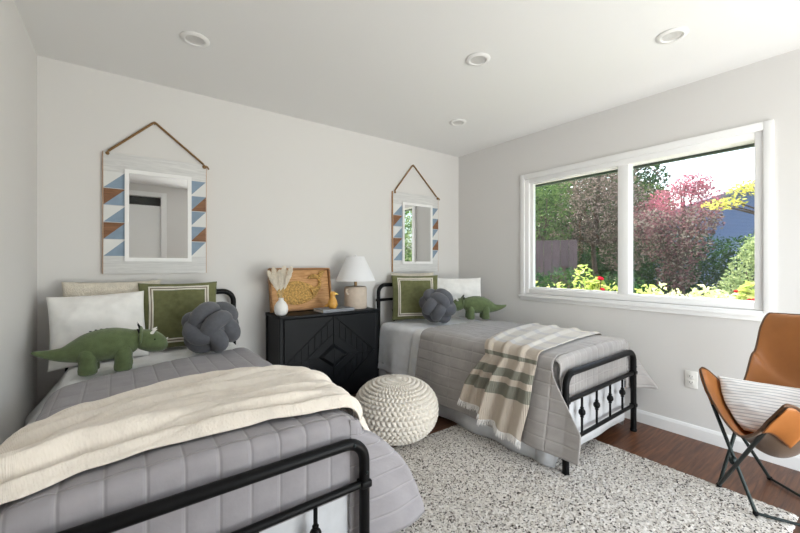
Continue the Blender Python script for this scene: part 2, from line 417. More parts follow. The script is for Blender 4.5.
def baseboard(name, ax, a0, a1, at, sgn):
    prof = [(0, 0), (.014, 0), (.014, .072), (.010, .082), (.006, .091), (0, .091)]
    V, Fc = [], []
    for a in (a0, a1):
        for dpt, z in prof:
            V.append((a, at + sgn * dpt, z) if ax == 'x' else (at + sgn * dpt, a, z))
    n = len(prof)
    Fc = [(i, (i + 1) % n, n + (i + 1) % n, n + i) for i in range(n)] + [tuple(range(n)), tuple(range(2 * n - 1, n - 1, -1))]
    struct(name, (V, Fc), M_trim)
baseboard('baseboard_right', 'y', YF + .01, YB - .015, XR, -1)
baseboard('baseboard_back', 'x', XL + .015, XR - .015, YB, -1)
baseboard('baseboard_left', 'y', YF + .02, YB - .015, XL, 1)

# garden window
w1 = thing('window_1', None, None, (0, 0, 0), kind='structure')
fr = .055
def rect_frame(y0, y1, z0, z1, wy, wz0, wz1, x0, x1, b=.004):
    return J(box(x0, x1, y0, y0 + wy, z0, z1, b), box(x0, x1, y1 - wy, y1, z0, z1, b), box(x0, x1, y0 + wy, y1 - wy, z1 - wz1, z1, b), box(x0, x1, y0 + wy, y1 - wy, z0, z0 + wz0, b))
mk('window_trim', rect_frame(WY0, WY1, WZ0, WZ1, .045, .03, .05, XR - .016, XR - .0005), M_trim, w1, angle=30)
mk('window_frame', rect_frame(HY0 + .002, HY1 - .002, HZ0 + .002, HZ1 - .002, .055, .05, .06, XR + .0, XR + .11), M_vinyl, w1, angle=30)
# right sash (fixed, nearer the room corner of the frame) and sliding sash
mk('sash', rect_frame(1.30, HY1 - .05, HZ0 + .045, HZ1 - .05, .04, .02, .02, XR + .022, XR + .055), M_vinyl, w1, angle=30)
mk('mullion', box(XR + .005, XR + .09, 1.255, 1.335, HZ0 + .05, HZ1 - .06, .004), M_vinyl, w1, angle=30)
mk('glass_pane', box(XR + .036, XR + .042, 1.335, 2.105, .955, 1.955), M_glass, w1)
mk('glass_pane', box(XR + .060, XR + .066, .53, 1.26, .955, 1.965), M_glass, w1)
mk('window_sill', J(box(XR - .032, XR + .0, WY0 - .012, WY1 + .012, WZ0 - .004, WZ0 + .016, .004), box(XR - .014, XR - .0005, WY0, WY1, WZ0 - .034, WZ0 - .004, .003)), M_trim, w1, angle=30)

# ------------------------------------------------------------------ outlet and recessed lights
o = thing('electrical_outlet', 'ivory double electrical outlet low on the wall under the window', 'outlet', (XR, .857, .40))
mk('cover_plate', box(-.006, -.0005, -.036, .036, -.058, .058, .003), M_plate, o)
for z in (.02, -.02):
    s_ = mk('socket', box(-.009, -.005, -.017, .017, z - .014, z + .014, .002), M_plate, o)
    mk('slot', J(box(-.0096, -.0085, -.008, -.005, z - .004, z + .007), box(-.0096, -.0085, .005, .008, z - .004, z + .007), box(-.0096, -.0085, -.002, .002, z - .011, z - .007)), M_slot, s_)
def downlight(x, y, label):
    o = thing('recessed_ceiling_light', label, 'ceiling light', (x, y, HC), 0, 'recessed ceiling lights')
    mk('trim_ring', lathe([(.072, -.0005), (.074, -.004), (.068, -.009), (.052, -.011), (.047, -.007), (.047, -.0005)], 40), M_ringwhite, o)
    mk('lens', lathe([(.0, -.003), (.03, -.0035), (.046, -.006), (.0465, -.001), (0, -.001)], 32), M_lens, o)
downlight(.317, 2.33, 'recessed ceiling light above the foot of the left bed near the wall mirror')
downlight(1.729, 1.531, 'recessed ceiling light in the middle of the ceiling above the knitted pouf')
downlight(2.395, .741, 'largest looking recessed ceiling light, nearest to the window and chair')
downlight(2.356, 2.316, 'small looking recessed ceiling light in the far corner above the right bed')

# ------------------------------------------------------------------ wall mirrors
def mirror(x0, x1, z0, z1, apex, label):
    cx = (x0 + x1) / 2; w = (x1 - x0) / 2; h = z1 - z0
    t = thing('wall_mirror', label, 'mirror', (cx, YB - .004, z0), 0, 'wall mirrors above the beds')
    bd = mk('board', box(-w, w, -.022, 0, 0, h, .002), M_whitewash, t, angle=30)
    mk('board_edge', box(-w - .003, -w, -.021, 0, 0, h), M_natural, bd)
    mk('board_edge', box(w, w + .003, -.021, 0, 0, h), M_natural, bd)
    # inlay strips left and right of the glass: five rows of two triangles
    zt, zb = h - .125, .115; n = 5; rh = (zt - zb) / n
    for side in (-1, 1):
        V, Fc, mi = [], [], []
        xa, xb = (-w + .002, -w + .115) if side < 0 else (w - .100, w - .002)
        for i in range(n):
            a, b = zt - i * rh - .002, zt - (i + 1) * rh + .002
            yf = -.0245
            ul = [(xa, yf, a), (xb, yf, a), (xa, yf, b)]; lr = [(xb, yf, a), (xb, yf, b), (xa, yf, b)]
            for tri, mm in ((ul, (1 if i % 2 else 0) if side < 0 else 2), (lr, 2 if side < 0 else (1 if i % 2 else 0))):
                k = len(V); V += tri + [(p[0], -.021, p[2]) for p in tri]
                Fc += [(k, k + 1, k + 2), (k + 3, k + 5, k + 4), (k, k + 3, k + 4, k + 1), (k + 1, k + 4, k + 5, k + 2), (k + 2, k + 5, k + 3, k)]; mi += [mm] * 5
        o = mk('inlay_strip', (V, Fc), [M_inlayw, M_brown, M_blue], t, smooth=False, recalc=False)
        for p, q in zip(o.data.polygons, mi): p.material_index = q
    gx0, gx1, gz0, gz1 = -w + .115, w - .100, .085, h - .105
    f = .024
    mk('mirror_frame', J(box(gx0 - .004, gx0 + .02, -.038, -.0245, gz0 - .003, gz1 + .003), box(gx1 - .02, gx1 + .004, -.038, -.0245, gz0 - .003, gz1 + .003),
                         box(gx0 + .02, gx1 - .02, -.038, -.0245, gz1 - f + .003, gz1 + .003), box(gx0 + .02, gx1 - .02, -.038, -.0245, gz0 - .003, gz0 + f - .003),
                         box(gx0 - .004, gx1 + .004, -.0245, -.0222, gz0 - .003, gz1 + .003)), M_trim, t, smooth=False)
    mk('mirror_glass', box(gx0 + .018, gx1 - .018, -.030, -.0246, gz0 + .015, gz1 - .015), M_mirror, t, smooth=False)
    ax, az = apex[0] - cx, apex[1] - z0
    mk('hanging_rope', J(tube([(-w + .022, -.018, h - .012), (-w + .03, -.012, h + .01), (ax - .012, -.006, az - .008), (ax, -.006, az), (ax + .012, -.006, az - .008), (w - .02, -.012, h + .01), (w - .012, -.018, h - .012)], .0075, 8),
                         ball((w - .012, -.026, h - .015), .014, 12), tube([(w - .012, -.028, h - .012), (w + .008, -.026, h - .012), (w + .018, -.024, h - .03)], .006, 8), ball((-w + .022, -.026, h - .012), .011, 12)), M_rope, t)
    mk('nail', tube([(ax, 0, az - .012), (ax, -.014, az - .012)], .004, 8), M_brass, t)
mirror(-.106, .487, 1.129, 1.92, (.172, 2.168), 'rope-hung mirror with blue and brown triangle inlays above the left bed')
mirror(2.179, 2.791, 1.113, 1.93, (2.451, 2.234), 'rope-hung mirror with blue and brown triangle inlays above the right bed near the corner')

# ------------------------------------------------------------------ beds
BL, BR = (.200, 3.0), (2.432, 3.0); RL, RR_ = R(.65), R(.9)
LEN = -1.87; HW = .465
def bed_frame():
    t = thing('iron_bed', 'black iron bed frame of the left bed, nearest the camera', 'bed', (*BL, 0), RL, 'black iron beds')
    def end(name, y, top, r1, r2, zsp, n):
        rr = .075
        arc = [(-HW, y, 0)] + [(-HW + rr - rr * math.cos(a), y, top - rr + rr * math.sin(a)) for a in [i * PI / 2 / 7 for i in range(8)]]
        arc += [(-p[0], p[1], p[2]) for p in reversed(arc)]
        e = mk(name, J(tube(arc, .019, 16)), M_black, t)
        mk('crossbar', tube([(-HW, y, r1), (HW, y, r1)], .0135, 12), M_black, e)
        mk('crossbar', tube([(-HW, y, r2), (HW, y, r2)], .0125, 12), M_black, e)
        for k in range(n):
            x = -HW + 2 * HW * (k + 1) / (n + 1)
            mk('spindle', J(tube([(x, y, r2), (x, y, r1)], .007, 10), lathe([(.0075, -.032), (.011, -.029), (.011, -.024), (.0085, -.021), (.016, -.014), (.0195, -.006), (.0195, .006), (.016, .014), (.0085, .021), (.011, .024), (.011, .029), (.0075, .032)], 16, (x, y, zsp))), M_black, e)
        for sx in (-1, 1):
            for z in (r1, r2): mk('bracket', box(sx * HW - .0215, sx * HW + .0215, y - .0215, y + .0215, z - .013, z + .013, .006), M_black, e)
        for sx in (-1, 1):
            mk('foot_cap', lathe([(.0195, .0), (.0205, .003), (.0205, .016), (.0192, .02)], 16, (sx * HW, y, 0)), M_felt, e)
            mk('bolt', ball((sx * (HW - .05), y - .019, top - .002), (.006, .004, .006), 10), M_rod, e)
            mk('bolt', ball((sx * HW, y - .019, top - .11), (.006, .004, .006), 10), M_rod, e)
    end('headboard', 0, .99, .846, .42, .735, 4)
    end('footboard', LEN, .572, .418, .185, .315, 4)
    for sx in (-1, 1):
        mk('side_rail', box(sx * .45 - .014, sx * .45 + .014, LEN + .05, -.012, .30, .345, .003), M_black, t)
    return t
bf = bed_frame()
copy_tree(bf, 'black iron bed frame of the right bed, beside the window', (*BR, 0), RR_)

def prof(s, half, zt, r, ang):
    a = abs(s); sg = 1 if s >= 0 else -1; flat = half - r
    if a <= flat: x, z, n = a, zt, (0, 1)
    elif a <= flat + r * PI / 2:
        th = (a - flat) / r; x = flat + r * math.sin(th); z = zt - r * (1 - math.cos(th)); n = (math.sin(th), math.cos(th))
    else:
        dn = a - flat - r * PI / 2
        x = half + dn * math.sin(ang); z = zt - r - dn * math.cos(ang); n = (math.cos(ang), math.sin(ang))
    return x * sg, z, (n[0] * sg, n[1])
def crown(x, half): return -.016 * min(1, (x / half) ** 2)

def drape(half, zt, r, s0, s1, y0f, y1f, ns, nt, disp, ang, smap=None, yoff=None):
    """cloth across a bed: s runs across (arc length), t from the head edge y0f(s) to the foot edge y1f(s)"""
    V, UV = [], []; hang0 = half - r + r * PI / 2
    for j in range(nt + 1):
        t = j / nt
        for i in range(ns + 1):
            s = s0 + (s1 - s0) * i / ns
            if smap: s = smap(s, t)
            y = y0f(s) + (y1f(s) - y0f(s)) * t
            dn = max(0, abs(s) - hang0)
            x, z, n = prof(s, half, zt, r, ang(s, y, dn))
            z += crown(min(abs(x), half), half)
            dd = disp(s, y, dn, t)
            yy = y + (yoff(s, y, dn) if yoff else 0)
            V.append((x + n[0] * dd, yy, z + n[1] * dd)); UV.append((s, y))
    Fc = [(j * (ns + 1) + i, j * (ns + 1) + i + 1, (j + 1) * (ns + 1) + i + 1, (j + 1) * (ns + 1) + i) for j in range(nt) for i in range(ns)]
    return V, Fc, UV

def puff(s, y, a=.087, b=.19, h=.005):
    p = abs(math.sin(PI * s / a)); row = math.floor(s / a); q = abs(math.sin(PI * (y / b + .5 * (row % 2) * .0)))
    return h * min(p ** .45, (q ** .35) * 1.0) + .003 * nz(s * 9, y * 9, 3) + .0035 * nz(s * 4, y * 3, 7)

def put(o, bed):
    o.location = (*(BL if bed == 'L' else BR), 0); o.rotation_euler = (0, 0, RL if bed == 'L' else RR_); return o

def mattress(bed, label):
    return put(tag(mk('mattress', box(-.452, .452, -1.80, -.035, .348, .628, .05, 5), M_sheet), label, 'mattress'), bed)
mattress('L', 'white twin mattress under the left bed covers'); mattress('R', 'white twin mattress under the right bed covers')

def skirt(bed, label):
    V, UV = [], []; per = []
    n = 260; x0, y0, y1 = .468, -.03, -1.822; 
    path = [(-x0, y0)] + [(-x0, y0 + (y1 - y0) * k / 60) for k in range(1, 57)] + [(-x0 + .045 * (1 - math.cos(a)), y1 + .12 - .12 * math.sin(a)) for a in [PI / 2 * k / 8 for k in range(9)]]
    path += [(-x0 + .06 + (2 * x0 - .12) * k / 30, y1) for k in range(31)] + [(-p[0], p[1]) for p in reversed(path)]
    for j in range(9):
        v = j / 8
        for k, (px, py) in enumerate(path):
            wob = .012 * v * math.sin(k * .55 + 1.2 * math.sin(k * .11)) + .01 * v * nz(k * .12, 0, 5)
            flare = .018 * v
            m_ = math.hypot(px, 0) or 1
            nx = (1 if px > 0 else -1) * (1 if abs(px) > x0 - .02 else 0); ny = -1 if py < y1 + .01 else 0
            V.append((px + nx * (wob + flare), py + ny * wob * .3, .415 - v * (.395 - (.055 if ny else 0)))); UV.append((k * .03, v * .33))
    m_ = len(path)
    Fc = [(j * m_ + i, j * m_ + i + 1, (j + 1) * m_ + i + 1, (j + 1) * m_ + i) for j in range(8) for i in range(m_ - 1)]
    o = mk('bed_skirt', (V, Fc), M_skirt, uv=UV, angle=None, recalc=False)
    solid(o, .004, 0)
    return put(tag(o, label, 'bed skirt'), bed)
skirt('L', 'pale grey bed skirt showing below the left footboard'); skirt('R', 'pale grey bed skirt hanging to the rug under the right bed')

# left bed: sheet, quilt, throw
V, Fc, UV = drape(.463, .638, .05, -.75, .75, lambda s: -.02, lambda s: -.95 + .15 * s, 100, 60,
                  lambda s, y, dn, t: .004 * nz(s * 8, y * 8) + .008 * dn / .2 * math.sin(y * 22), lambda s, y, dn: R(36 if s < 0 else 3))
put(tag(solid(mk('bed_sheet', (V, Fc), M_sheet, uv=UV, angle=None, recalc=False), .003, 1), 'white bed sheet between the pillows and the grey quilt on the left bed', 'sheet'), 'L')

def quilt(bed, m, label, hangL, hangR, headf, angf, ext, bulge=.0, half=.478, zt=.654, r=.065, fold=.02, nt=150, footz=.375):
    hang0 = half - r + r * PI / 2
    foot = -1.802
    def y1f(s):
        dn = max(0, abs(s) - hang0); return foot - ext(s) * min(1, dn / .3) ** 1.2
    def disp(s, y, dn, t):
        d = puff(s, y)
        if dn > 0: d += fold * min(1, dn / .25) * (math.sin(y * 13 + 1.4 * math.sin(y * 4)) * .6 + .8 * nz(y * 5, s * 2, 1))
        if s > 0 and dn > 0: d += bulge * sm(-.7, -1.75, y) * math.sin(PI * min(1, dn / (hangR * 1.25)) ** .8)
        return d
    V, Fc, UV = drape(half, zt, r, -hang0 - hangL, hang0 + hangR, headf, y1f, 150, nt, disp, angf)
    # foot panel, tucked behind the footboard
    smax = half - .012; rf = .03
    nV = len(V); ns, n2 = 100, 34
    for j in range(n2 + 1):
        q = (rf * PI / 2 + (zt - rf - footz)) * j / n2
        for i in range(ns + 1):
            s = -smax + 2 * smax * i / ns
            x, z, n = prof(s, half, zt, r, 0); z += crown(min(abs(x), half), half)
            if q < rf * PI / 2: yy = foot - rf * math.sin(q / rf); z2 = z - rf * (1 - math.cos(q / rf)); ny, nzv = math.sin(q / rf), math.cos(q / rf)
            else: yy = foot - rf; z2 = z - rf - (q - rf * PI / 2) * max(.3, (z - rf - footz) / (zt - rf - footz)); ny, nzv = 1, 0
            d_ = puff(s, foot - q) * min(1, q / .03) + (puff(s, foot) if q < .03 else 0) * (1 - min(1, q / .03))
            d_ = min(d_, .008)
            V.append((x, yy - ny * d_ * .8, z2 + nzv * d_)); UV.append((s, foot - q))
    Fc += [(nV + j * (ns + 1) + i, nV + j * (ns + 1) + i + 1, nV + (j + 1) * (ns + 1) + i + 1, nV + (j + 1) * (ns + 1) + i) for j in range(n2) for i in range(ns)]
    # right-hand foot corner: the loose corner of cloth stands out sideways behind the post and turns back to the mattress
    row = [nt * 151 + i for i in range(151) if V[nt * 151 + i][0] > 0 and UV[nt * 151 + i][0] > half - r * .3]
    nV = len(V); nb = 16
    for k, i in enumerate(row):
        p = Vector(V[i]); q = Vector((.425, foot - rf - .003, p.z + .012)); c1 = p + Vector((.012, -.03 - .012 * k / len(row), 0)); c2 = q.lerp(p, .55) + Vector((0, -.012, 0)); c2.y = q.y - .004
        for b in range(nb + 1):
            t = b / nb; w_ = p * (1 - t) ** 3 + c1 * 3 * t * (1 - t) ** 2 + c2 * 3 * t * t * (1 - t) + q * t ** 3
            w_.y += .008 * math.sin(t * 9 + k * .12) * (k / len(row)) * t * (1 - t) * 4
            V.append(tuple(w_)); UV.append((UV[i][0], foot - t * (p - q).length))
    Fc += [(nV + a * (nb + 1) + b, nV + a * (nb + 1) + b + 1, nV + (a + 1) * (nb + 1) + b + 1, nV + (a + 1) * (nb + 1) + b) for a in range(len(row) - 1) for b in range(nb)]
    o = mk('quilt', (V, Fc), m, uv=UV, angle=None, recalc=True)
    solid(o, .005, 0)
    return put(tag(o, label, 'quilt'), bed)
sm = lambda a, b, x: (lambda t: t * t * (3 - 2 * t))(max(0, min(1, (x - a) / (b - a))))
quilt('L', M_quiltL, 'mauve grey channel-stitched quilt on the left bed', .16, .53,
      lambda s: -.60 + .37 * max(-.6, min(.52, s)) - .25 * max(0, abs(s) - .5), 
      lambda s, y, dn: R(6 + (27 * sm(-.7, -1.8, y) if s > 0 else 6)),
      lambda s: -.0 if s > 0 else .02, bulge=.065)
def throw_left():
    up = [(-.75, -1.42), (-.50, -1.36), (-.33, -1.21), (-.08, -1.16), (.24, -1.155), (.48, -1.20), (.8, -1.25)]
    lo = [(-.75, -1.80), (-.42, -1.80), (-.29, -1.755), (-.12, -1.735), (.1, -1.745), (.35, -1.765), (.5, -1.785), (.8, -1.79)]
    def it(T, s):
        for (a, b), (c, d) in zip(T, T[1:]):
            if s <= c: return b + (d - b) * sm(0, 1, (s - a) / (c - a)) if s > a else b
        return T[-1][1]
    def disp(s, y, dn, t):
        m_ = t + .05 * math.sin(s * 3.1 + 1) + .035 * nz(s * 3, t * 2, 9)
        e = .012 * abs(math.sin(m_ * PI * 12.5 + 2.2 * nz(s * 3, t * 2, 6))) ** .7 + .044 * abs(math.sin(m_ * PI * 5.3 + 1.6 * nz(s * 2.2, t * 1.5, 8))) ** .65 * max(.25, .75 + 1.1 * nz(s * 1.8, t * 4, 4))
        e += .034 * math.exp(-((m_ - .42 - .16 * s) / .05) ** 2) + .030 * math.exp(-((m_ - .78 + .05 * s) / .045) ** 2)
        return .004 + e * min(1, t * 14, (1 - t) * 14 + .1) + .004 * nz(s * 16, y * 22) + .006 * nz(s * 7, y * 12, 3)
    V, Fc, UV = drape(.49, .666, .06, -.72, .62, lambda s: it(up, s), lambda s: it(lo, s), 140, 110, disp, lambda s, y, dn: R(8 if s < 0 else 12 + 22 * sm(-.9, -1.8, y)))
    return put(tag(solid(mk('throw_blanket', (V, Fc), M_cream, uv=UV, angle=None, recalc=False), .004, 1), 'cream gauze throw rumpled across the foot of the left bed', 'blanket'), 'L')
throw_left()

# right bed: coverlet, folded white sheet band, quilt, striped throw
V, Fc, UV = drape(.463, .636, .05, -.86, .78, lambda s: -.03, lambda s: -.80 - .06 * s, 110, 70,
                  lambda s, y, dn, t: puff(s, y, .16, .16, .005) + (.010 * min(1, dn / .2) * math.sin(y * 17) if dn else 0), lambda s, y, dn: R(5))
put(tag(solid(mk('coverlet', (V, Fc), M_coverlet, uv=UV, angle=None, recalc=False), .004, 1), 'pale blue-white coverlet over the head end of the right bed', 'coverlet'), 'R')
V, Fc, UV = drape(.472, .650, .06, -.87, .79, lambda s: -.58 + .02 * math.sin(s * 7) - .10 * s, lambda s: -.86 - .10 * s, 110, 24,
                  lambda s, y, dn, t: .004 * nz(s * 9, y * 9, 2) + (.010 * min(1, dn / .2) * math.sin(y * 15) if dn else 0), lambda s, y, dn: R(6))
put(tag(solid(mk('folded_sheet', (V, Fc), M_sheet, uv=UV, angle=None, recalc=False), .004, 1), 'white folded sheet band beside the grey quilt on the right bed', 'sheet'), 'R')
quilt('R', M_quiltR, 'warm grey channel-stitched quilt with pointed corners on the right bed', .45, .33,
      lambda s: -.69 - .10 * s + (.0 if s > -.45 else -.0),
      lambda s, y, dn: R(6 + (5 * sm(-1.3, -1.85, y) if s < 0 else 22 * sm(-1.3, -1.8, y))),
      lambda s: .19 if s < 0 else .15, bulge=.02, zt=.664, half=.482)
def throw_right():
    h0 = .49 - .06 + .06 * PI / 2
    up = [(-.96, -1.14), (-.75, -1.20), (-.54, -1.33), (-.40, -1.27), (-.17, -1.20), (.3, -1.10), (.6, -1.05)]
    lo = [(-.96, -1.66), (-.75, -1.70), (-.54, -1.71), (-.2, -1.70), (.3, -1.66), (.6, -1.64)]
    def it(T, s):
        for (a, b), (c, d) in zip(T, T[1:]):
            if s <= c: return b + (d - b) * (s - a) / (c - a) if s > a else b
        return T[-1][1]
    hem = lambda t: -(h0 + .35 + .085 * t + .012 * math.sin(t * 19) + (.03 if t > .42 else 0))
    def smap(s, t):
        q = (s - .60) / (-1.0 - .60); return .60 + (hem(t) - .60) * q
    def disp(s, y, dn, t):
        k = min(1, dn / .12)
        f = .018 * math.sin(t * PI * 9 + 1.0 + 1.1 * math.sin(t * 5)) + .028 * math.exp(-((t - .40) / .05) ** 2) + .02 * math.exp(-((t - .86) / .05) ** 2)
        top = .016 * max(0, math.sin(t * PI * 6.5 + .6 * math.sin(s * 4))) ** 1.3
        return .006 + (.02 + f) * k + top * (1 - k) * min(1, t * 12, (1 - t) * 12 + .1) + .002 * nz(s * 20, y * 20)
    V, Fc, UV = drape(.492, .676, .06, -1.0, .60, lambda s: it(up, s), lambda s: it(lo, s), 150, 120, disp, lambda s, y, dn: R(8), smap)
    t = put(thing('throw_blanket', 'cream and sage striped fringed throw hanging over the side of the right bed', 'blanket'), 'R')
    solid(mk('woven_cloth', (V, Fc), M_throwR, t, uv=UV, angle=None, recalc=False), .004, 1)
    rnd = random.Random(5); parts = []
    for j in range(0, 121):
        p = Vector(V[j * 151]); q = Vector(V[j * 151 + 1])
        for k in range(2):
            b_ = p + (Vector(V[min(120, j + 1) * 151]) - p) * (k * .5); L_ = .026 + rnd.random() * .018
            dirn = (p - q).normalized(); e = b_ + dirn * L_ + Vector((rnd.uniform(-.004, .004), rnd.uniform(-.006, .006), 0)); e.z -= .002
            parts.append(tube([b_ - dirn * .004, (b_ + e) / 2 + Vector((rnd.uniform(-.003, .003), rnd.uniform(-.003, .003), 0)), e], [.0016, .0017, .0008], 5))
    mk('fringe', J(*parts), M_white, t)
throw_right()

# ------------------------------------------------------------------ pillows
def pillow_pt(u, v, side, w, h, t, pinch=.05, seed=0):
    x = w / 2 * u * (1 - pinch * (1 - v * v)); z = h / 2 * v * (1 - pinch * (1 - u * u))
    e = max(0, (1 - u * u) * (1 - v * v))
    y = -side * (t / 2 * e ** .42)
    wr = .010 * nz(u * 2.2 + seed, v * 2.2, seed) * min(1, e * 4) + .006 * nz(u * 6 + seed, v * 6, 3) * min(1, e * 5)
    # creases running in from the corners
    wr += .004 * math.sin(10 * (u * v) + seed) * min(1, e * 3)
    return Vector((x, y - side * wr, z + h / 2))
def pillow_mesh(w, h, t, pinch=.05, seed=0, n=36, flat=.0):
    V, Fc, UV = [], [], []
    ease = lambda q: math.sin(q * PI / 2) * .55 + q * .45
    for side in (1, -1):
        o = len(V)
        for j in range(n + 1):
            for i in range(n + 1):
                u, v = ease(2 * i / n - 1), ease(2 * j / n - 1)
                p = pillow_pt(u, v, side, w, h, t, pinch, seed); V.append(p); UV.append((p.x, p.z))
        for j in range(n):
            for i in range(n):
                q = (o + j * (n + 1) + i, o + j * (n + 1) + i + 1, o + (j + 1) * (n + 1) + i + 1, o + (j + 1) * (n + 1) + i)
                Fc.append(q if side > 0 else q[::-1])
    return V, Fc, UV
def weld(o):
    bm = bmesh.new(); bm.from_mesh(o.data); bmesh.ops.remove_doubles(bm, verts=bm.verts, dist=.0004); bmesh.ops.recalc_face_normals(bm, faces=bm.faces); bm.to_mesh(o.data); bm.free()
    for p in o.data.polygons: p.use_smooth = True
    return o
def pillow(name, label, cat, m, w, h, t, loc, rz, lean, roll=0, seed=0, pinch=.05, group=None):
    V, Fc, UV = pillow_mesh(w, h, t, pinch, seed)
    o = weld(mk(name, (V, Fc), m, uv=UV, angle=None, recalc=False))
    o.location = loc; o.rotation_euler = (R(-lean), R(roll), R(rz)); o.rotation_mode = 'XYZ'
    return tag(o, label, cat, group)
def trimmed_pillow(label, loc, rz, lean, roll, seed, w=.46, h=.44, t=.15):
    th = thing('trimmed_pillow', label, 'pillow', loc, 0, 'olive green pillows with ribbon borders'); th.rotation_euler = (R(-lean), R(roll), R(rz))
    V, Fc, UV = pillow_mesh(w, h, t, .05, seed)
    weld(mk('cushion_cover', (V, Fc), M_green, th, uv=UV, angle=None, recalc=False))
    def band(a0, a1, m, off):
        V, Fc = [], []; n = 40; cnt = 0
        loop = []
        for a in (a0, (a0 + a1) / 2, a1):
            ring = []
            for s_ in range(4):
                for k in range(n):
                    q = -a + 2 * a * k / n
                    u, v = [(q, a), (a, -q), (-q, -a), (-a, q)][s_]; v *= 1.13
                    p = pillow_pt(u, v, 1, w, h, t, .05, seed); p.y -= off; ring.append(p)
            loop.append(ring)
        N_ = len(loop[0]); V = loop[0] + loop[1] + loop[2]
        Fc = [(r_ * N_ + i, r_ * N_ + (i + 1) % N_, (r_ + 1) * N_ + (i + 1) % N_, (r_ + 1) * N_ + i) for r_ in range(2) for i in range(N_)]
        return mk('ribbon_border', (V, Fc), m, th, angle=None), 0
    for a0, a1, m, off in ((.66, .70, M_ribbonw, .003), (.70, .725, M_ribbonb, .0035), (.725, .77, M_ribbonw, .003)):
        o, _ = band(a0, a1, m, off); solid(o, .002, 0)
    return th
pillow('pillow', 'cream textured pillow standing behind the white pillow on the left bed', 'pillow', M_boucle, .50, .45, .13, (-.045, 2.90, .645), 2, 10, 0, 2)
pillow('pillow', 'plain white pillow behind the dinosaur on the left bed', 'pillow', M_white, .45, .41, .17, (-.098, 2.70, .632), 4, 20, -2, 4)
trimmed_pillow('olive green pillow with ribbon border leaning on the left headboard', (.295, 2.80, .645), -4, 15, 0, 6)
pillow('pillow', 'cream pillow mostly hidden behind the green pillow on the right bed', 'pillow', M_boucle, .52, .46, .12, (2.38, 2.925, .65), -6, 8, 0, 8)
trimmed_pillow('olive green pillow with ribbon border leaning on the right headboard', (2.245, 2.765, .655), -32, 13, 0, 10)
pillow('pillow', 'plain white pillow behind the dinosaur on the right bed', 'pillow', M_white, .52, .41, .15, (2.735, 2.675, .655), -32, 16, 0, 12)

def knot(label, loc, rot):
    parts = []
    Lg, Sh, off, r = .108, .056, .045, .047
    for ax in range(3):
        for sg in (-1, 1):
            P = []
            for k in range(40):
                a = 2 * PI * k / 40; c_, s_ = math.cos(a), math.sin(a)
                e = .72
                p1 = Lg * abs(c_) ** e * (1 if c_ >= 0 else -1); p2 = Sh * abs(s_) ** e * (1 if s_ >= 0 else -1)
                q = [0, 0, 0]; q[ax] = sg * off * (1 + .05 * c_); q[(ax + 1) % 3] = p1; q[(ax + 2) % 3] = p2; P.append(q)
            parts.append(tube(P, r, 14, True))
    o = mk('knot_pillow', J(*parts), M_knot, angle=None); o.location = loc; o.rotation_euler = [R(a) for a in rot]; o.scale = (1.08, 1.08, .98)
    return tag(o, label, 'cushion', 'slate grey knot pillows')
knot('slate grey knotted ball pillow on the left bed', (.437, 2.535, .805), (35, -30, 20))
knot('slate grey knotted ball pillow on the right bed', (2.29, 2.51, .815), (20, 35, -50))

# ------------------------------------------------------------------ stuffed dinosaurs (local: facing +x, feet at z=0)
def dino(label, loc, rz):
    t = thing('stuffed_dinosaur', label, 'soft toy', loc, rz, 'green stuffed dinosaurs')
    C = [(-.275, .128, .006), (-.255, .120, .013), (-.215, .110, .023), (-.165, .104, .036), (-.115, .112, .057), (-.06, .126, .075), (.0, .134, .082), (.055, .136, .080), (.10, .142, .066), (.135, .148, .050), (.165, .142, .055), (.20, .128, .056), (.232, .112, .046), (.254, .100, .032), (.268, .094, .014)]
    P = spline([(x, 0, z) for x, z, r in C], 5); Q = spline([(r, 0, 0) for x, z, r in C], 5)
    b = mk('body', tube(P, [max(.004, q[0]) for q in Q], 24), M_plush, t, angle=None)
    for x, y in ((.075, .044), (.075, -.044), (-.065, .044), (-.065, -.044)):
        mk('leg', lathe([(0, 0), (.030, .001), (.038, .008), (.039, .025), (.036, .05), (.039, .085), (.036, .115), (.02, .14), (0, .145)], 18, (x, y, 0)), M_plush, t)
    # frill: thick disc behind the head, with black felt points
    fr_ = mk('frill', ball((.148, 0, .160), (.016, .064, .056), 18), M_plush, t)
    for a in (-50, -18, 18, 50):
        ca, sa = math.sin(R(a)), math.cos(R(a))
        base = Vector((.146, ca * .054, .160 + sa * .048)); tip = base + Vector((-.014, ca * .032, sa * .032))
        side = Vector((0, sa, -ca)) * .015
        V = [base - side + Vector((.004, 0, 0)), base + side + Vector((.004, 0, 0)), tip, base - side - Vector((.004, 0, 0)), base + side - Vector((.004, 0, 0))]
        mk('frill_point', (V, [(0, 1, 2), (4, 3, 2), (0, 3, 4, 1), (1, 4, 2), (3, 0, 2)]), M_felt, fr_, smooth=False)
    for y in (-.03, .03):
        mk('horn', tube([(.195, y, .172), (.206, y * 1.15, .188), (.222, y * 1.25, .198)], [.010, .007, .002], 10), M_horn, t)
    mk('horn', tube([(.252, 0, .122), (.264, 0, .132), (.272, 0, .142)], [.009, .006, .002], 10), M_horn, t)
    for y in (-1, 1): mk('eye', ball((.21, y * .048, .145), .0055, 10), M_felt, t)
    mk('back_stitch', J(*[ball((x, y, .2155 - .0009 * abs(i - 3) ** 2), (.006, .003, .0025), 8) for i, x in enumerate([-.06 + .022 * k for k in range(7)]) for y in (0,)]), M_felt, t)
    return t
dl = dino('green stuffed dinosaur facing the window on the left bed', (-.075, 2.43, .647), R(-3))
dl.scale = (1.0, 1.0, 1.0)
copy_tree(dl, 'green stuffed dinosaur facing the knot pillow on the right bed', (2.735, 2.425, .668), R(143))

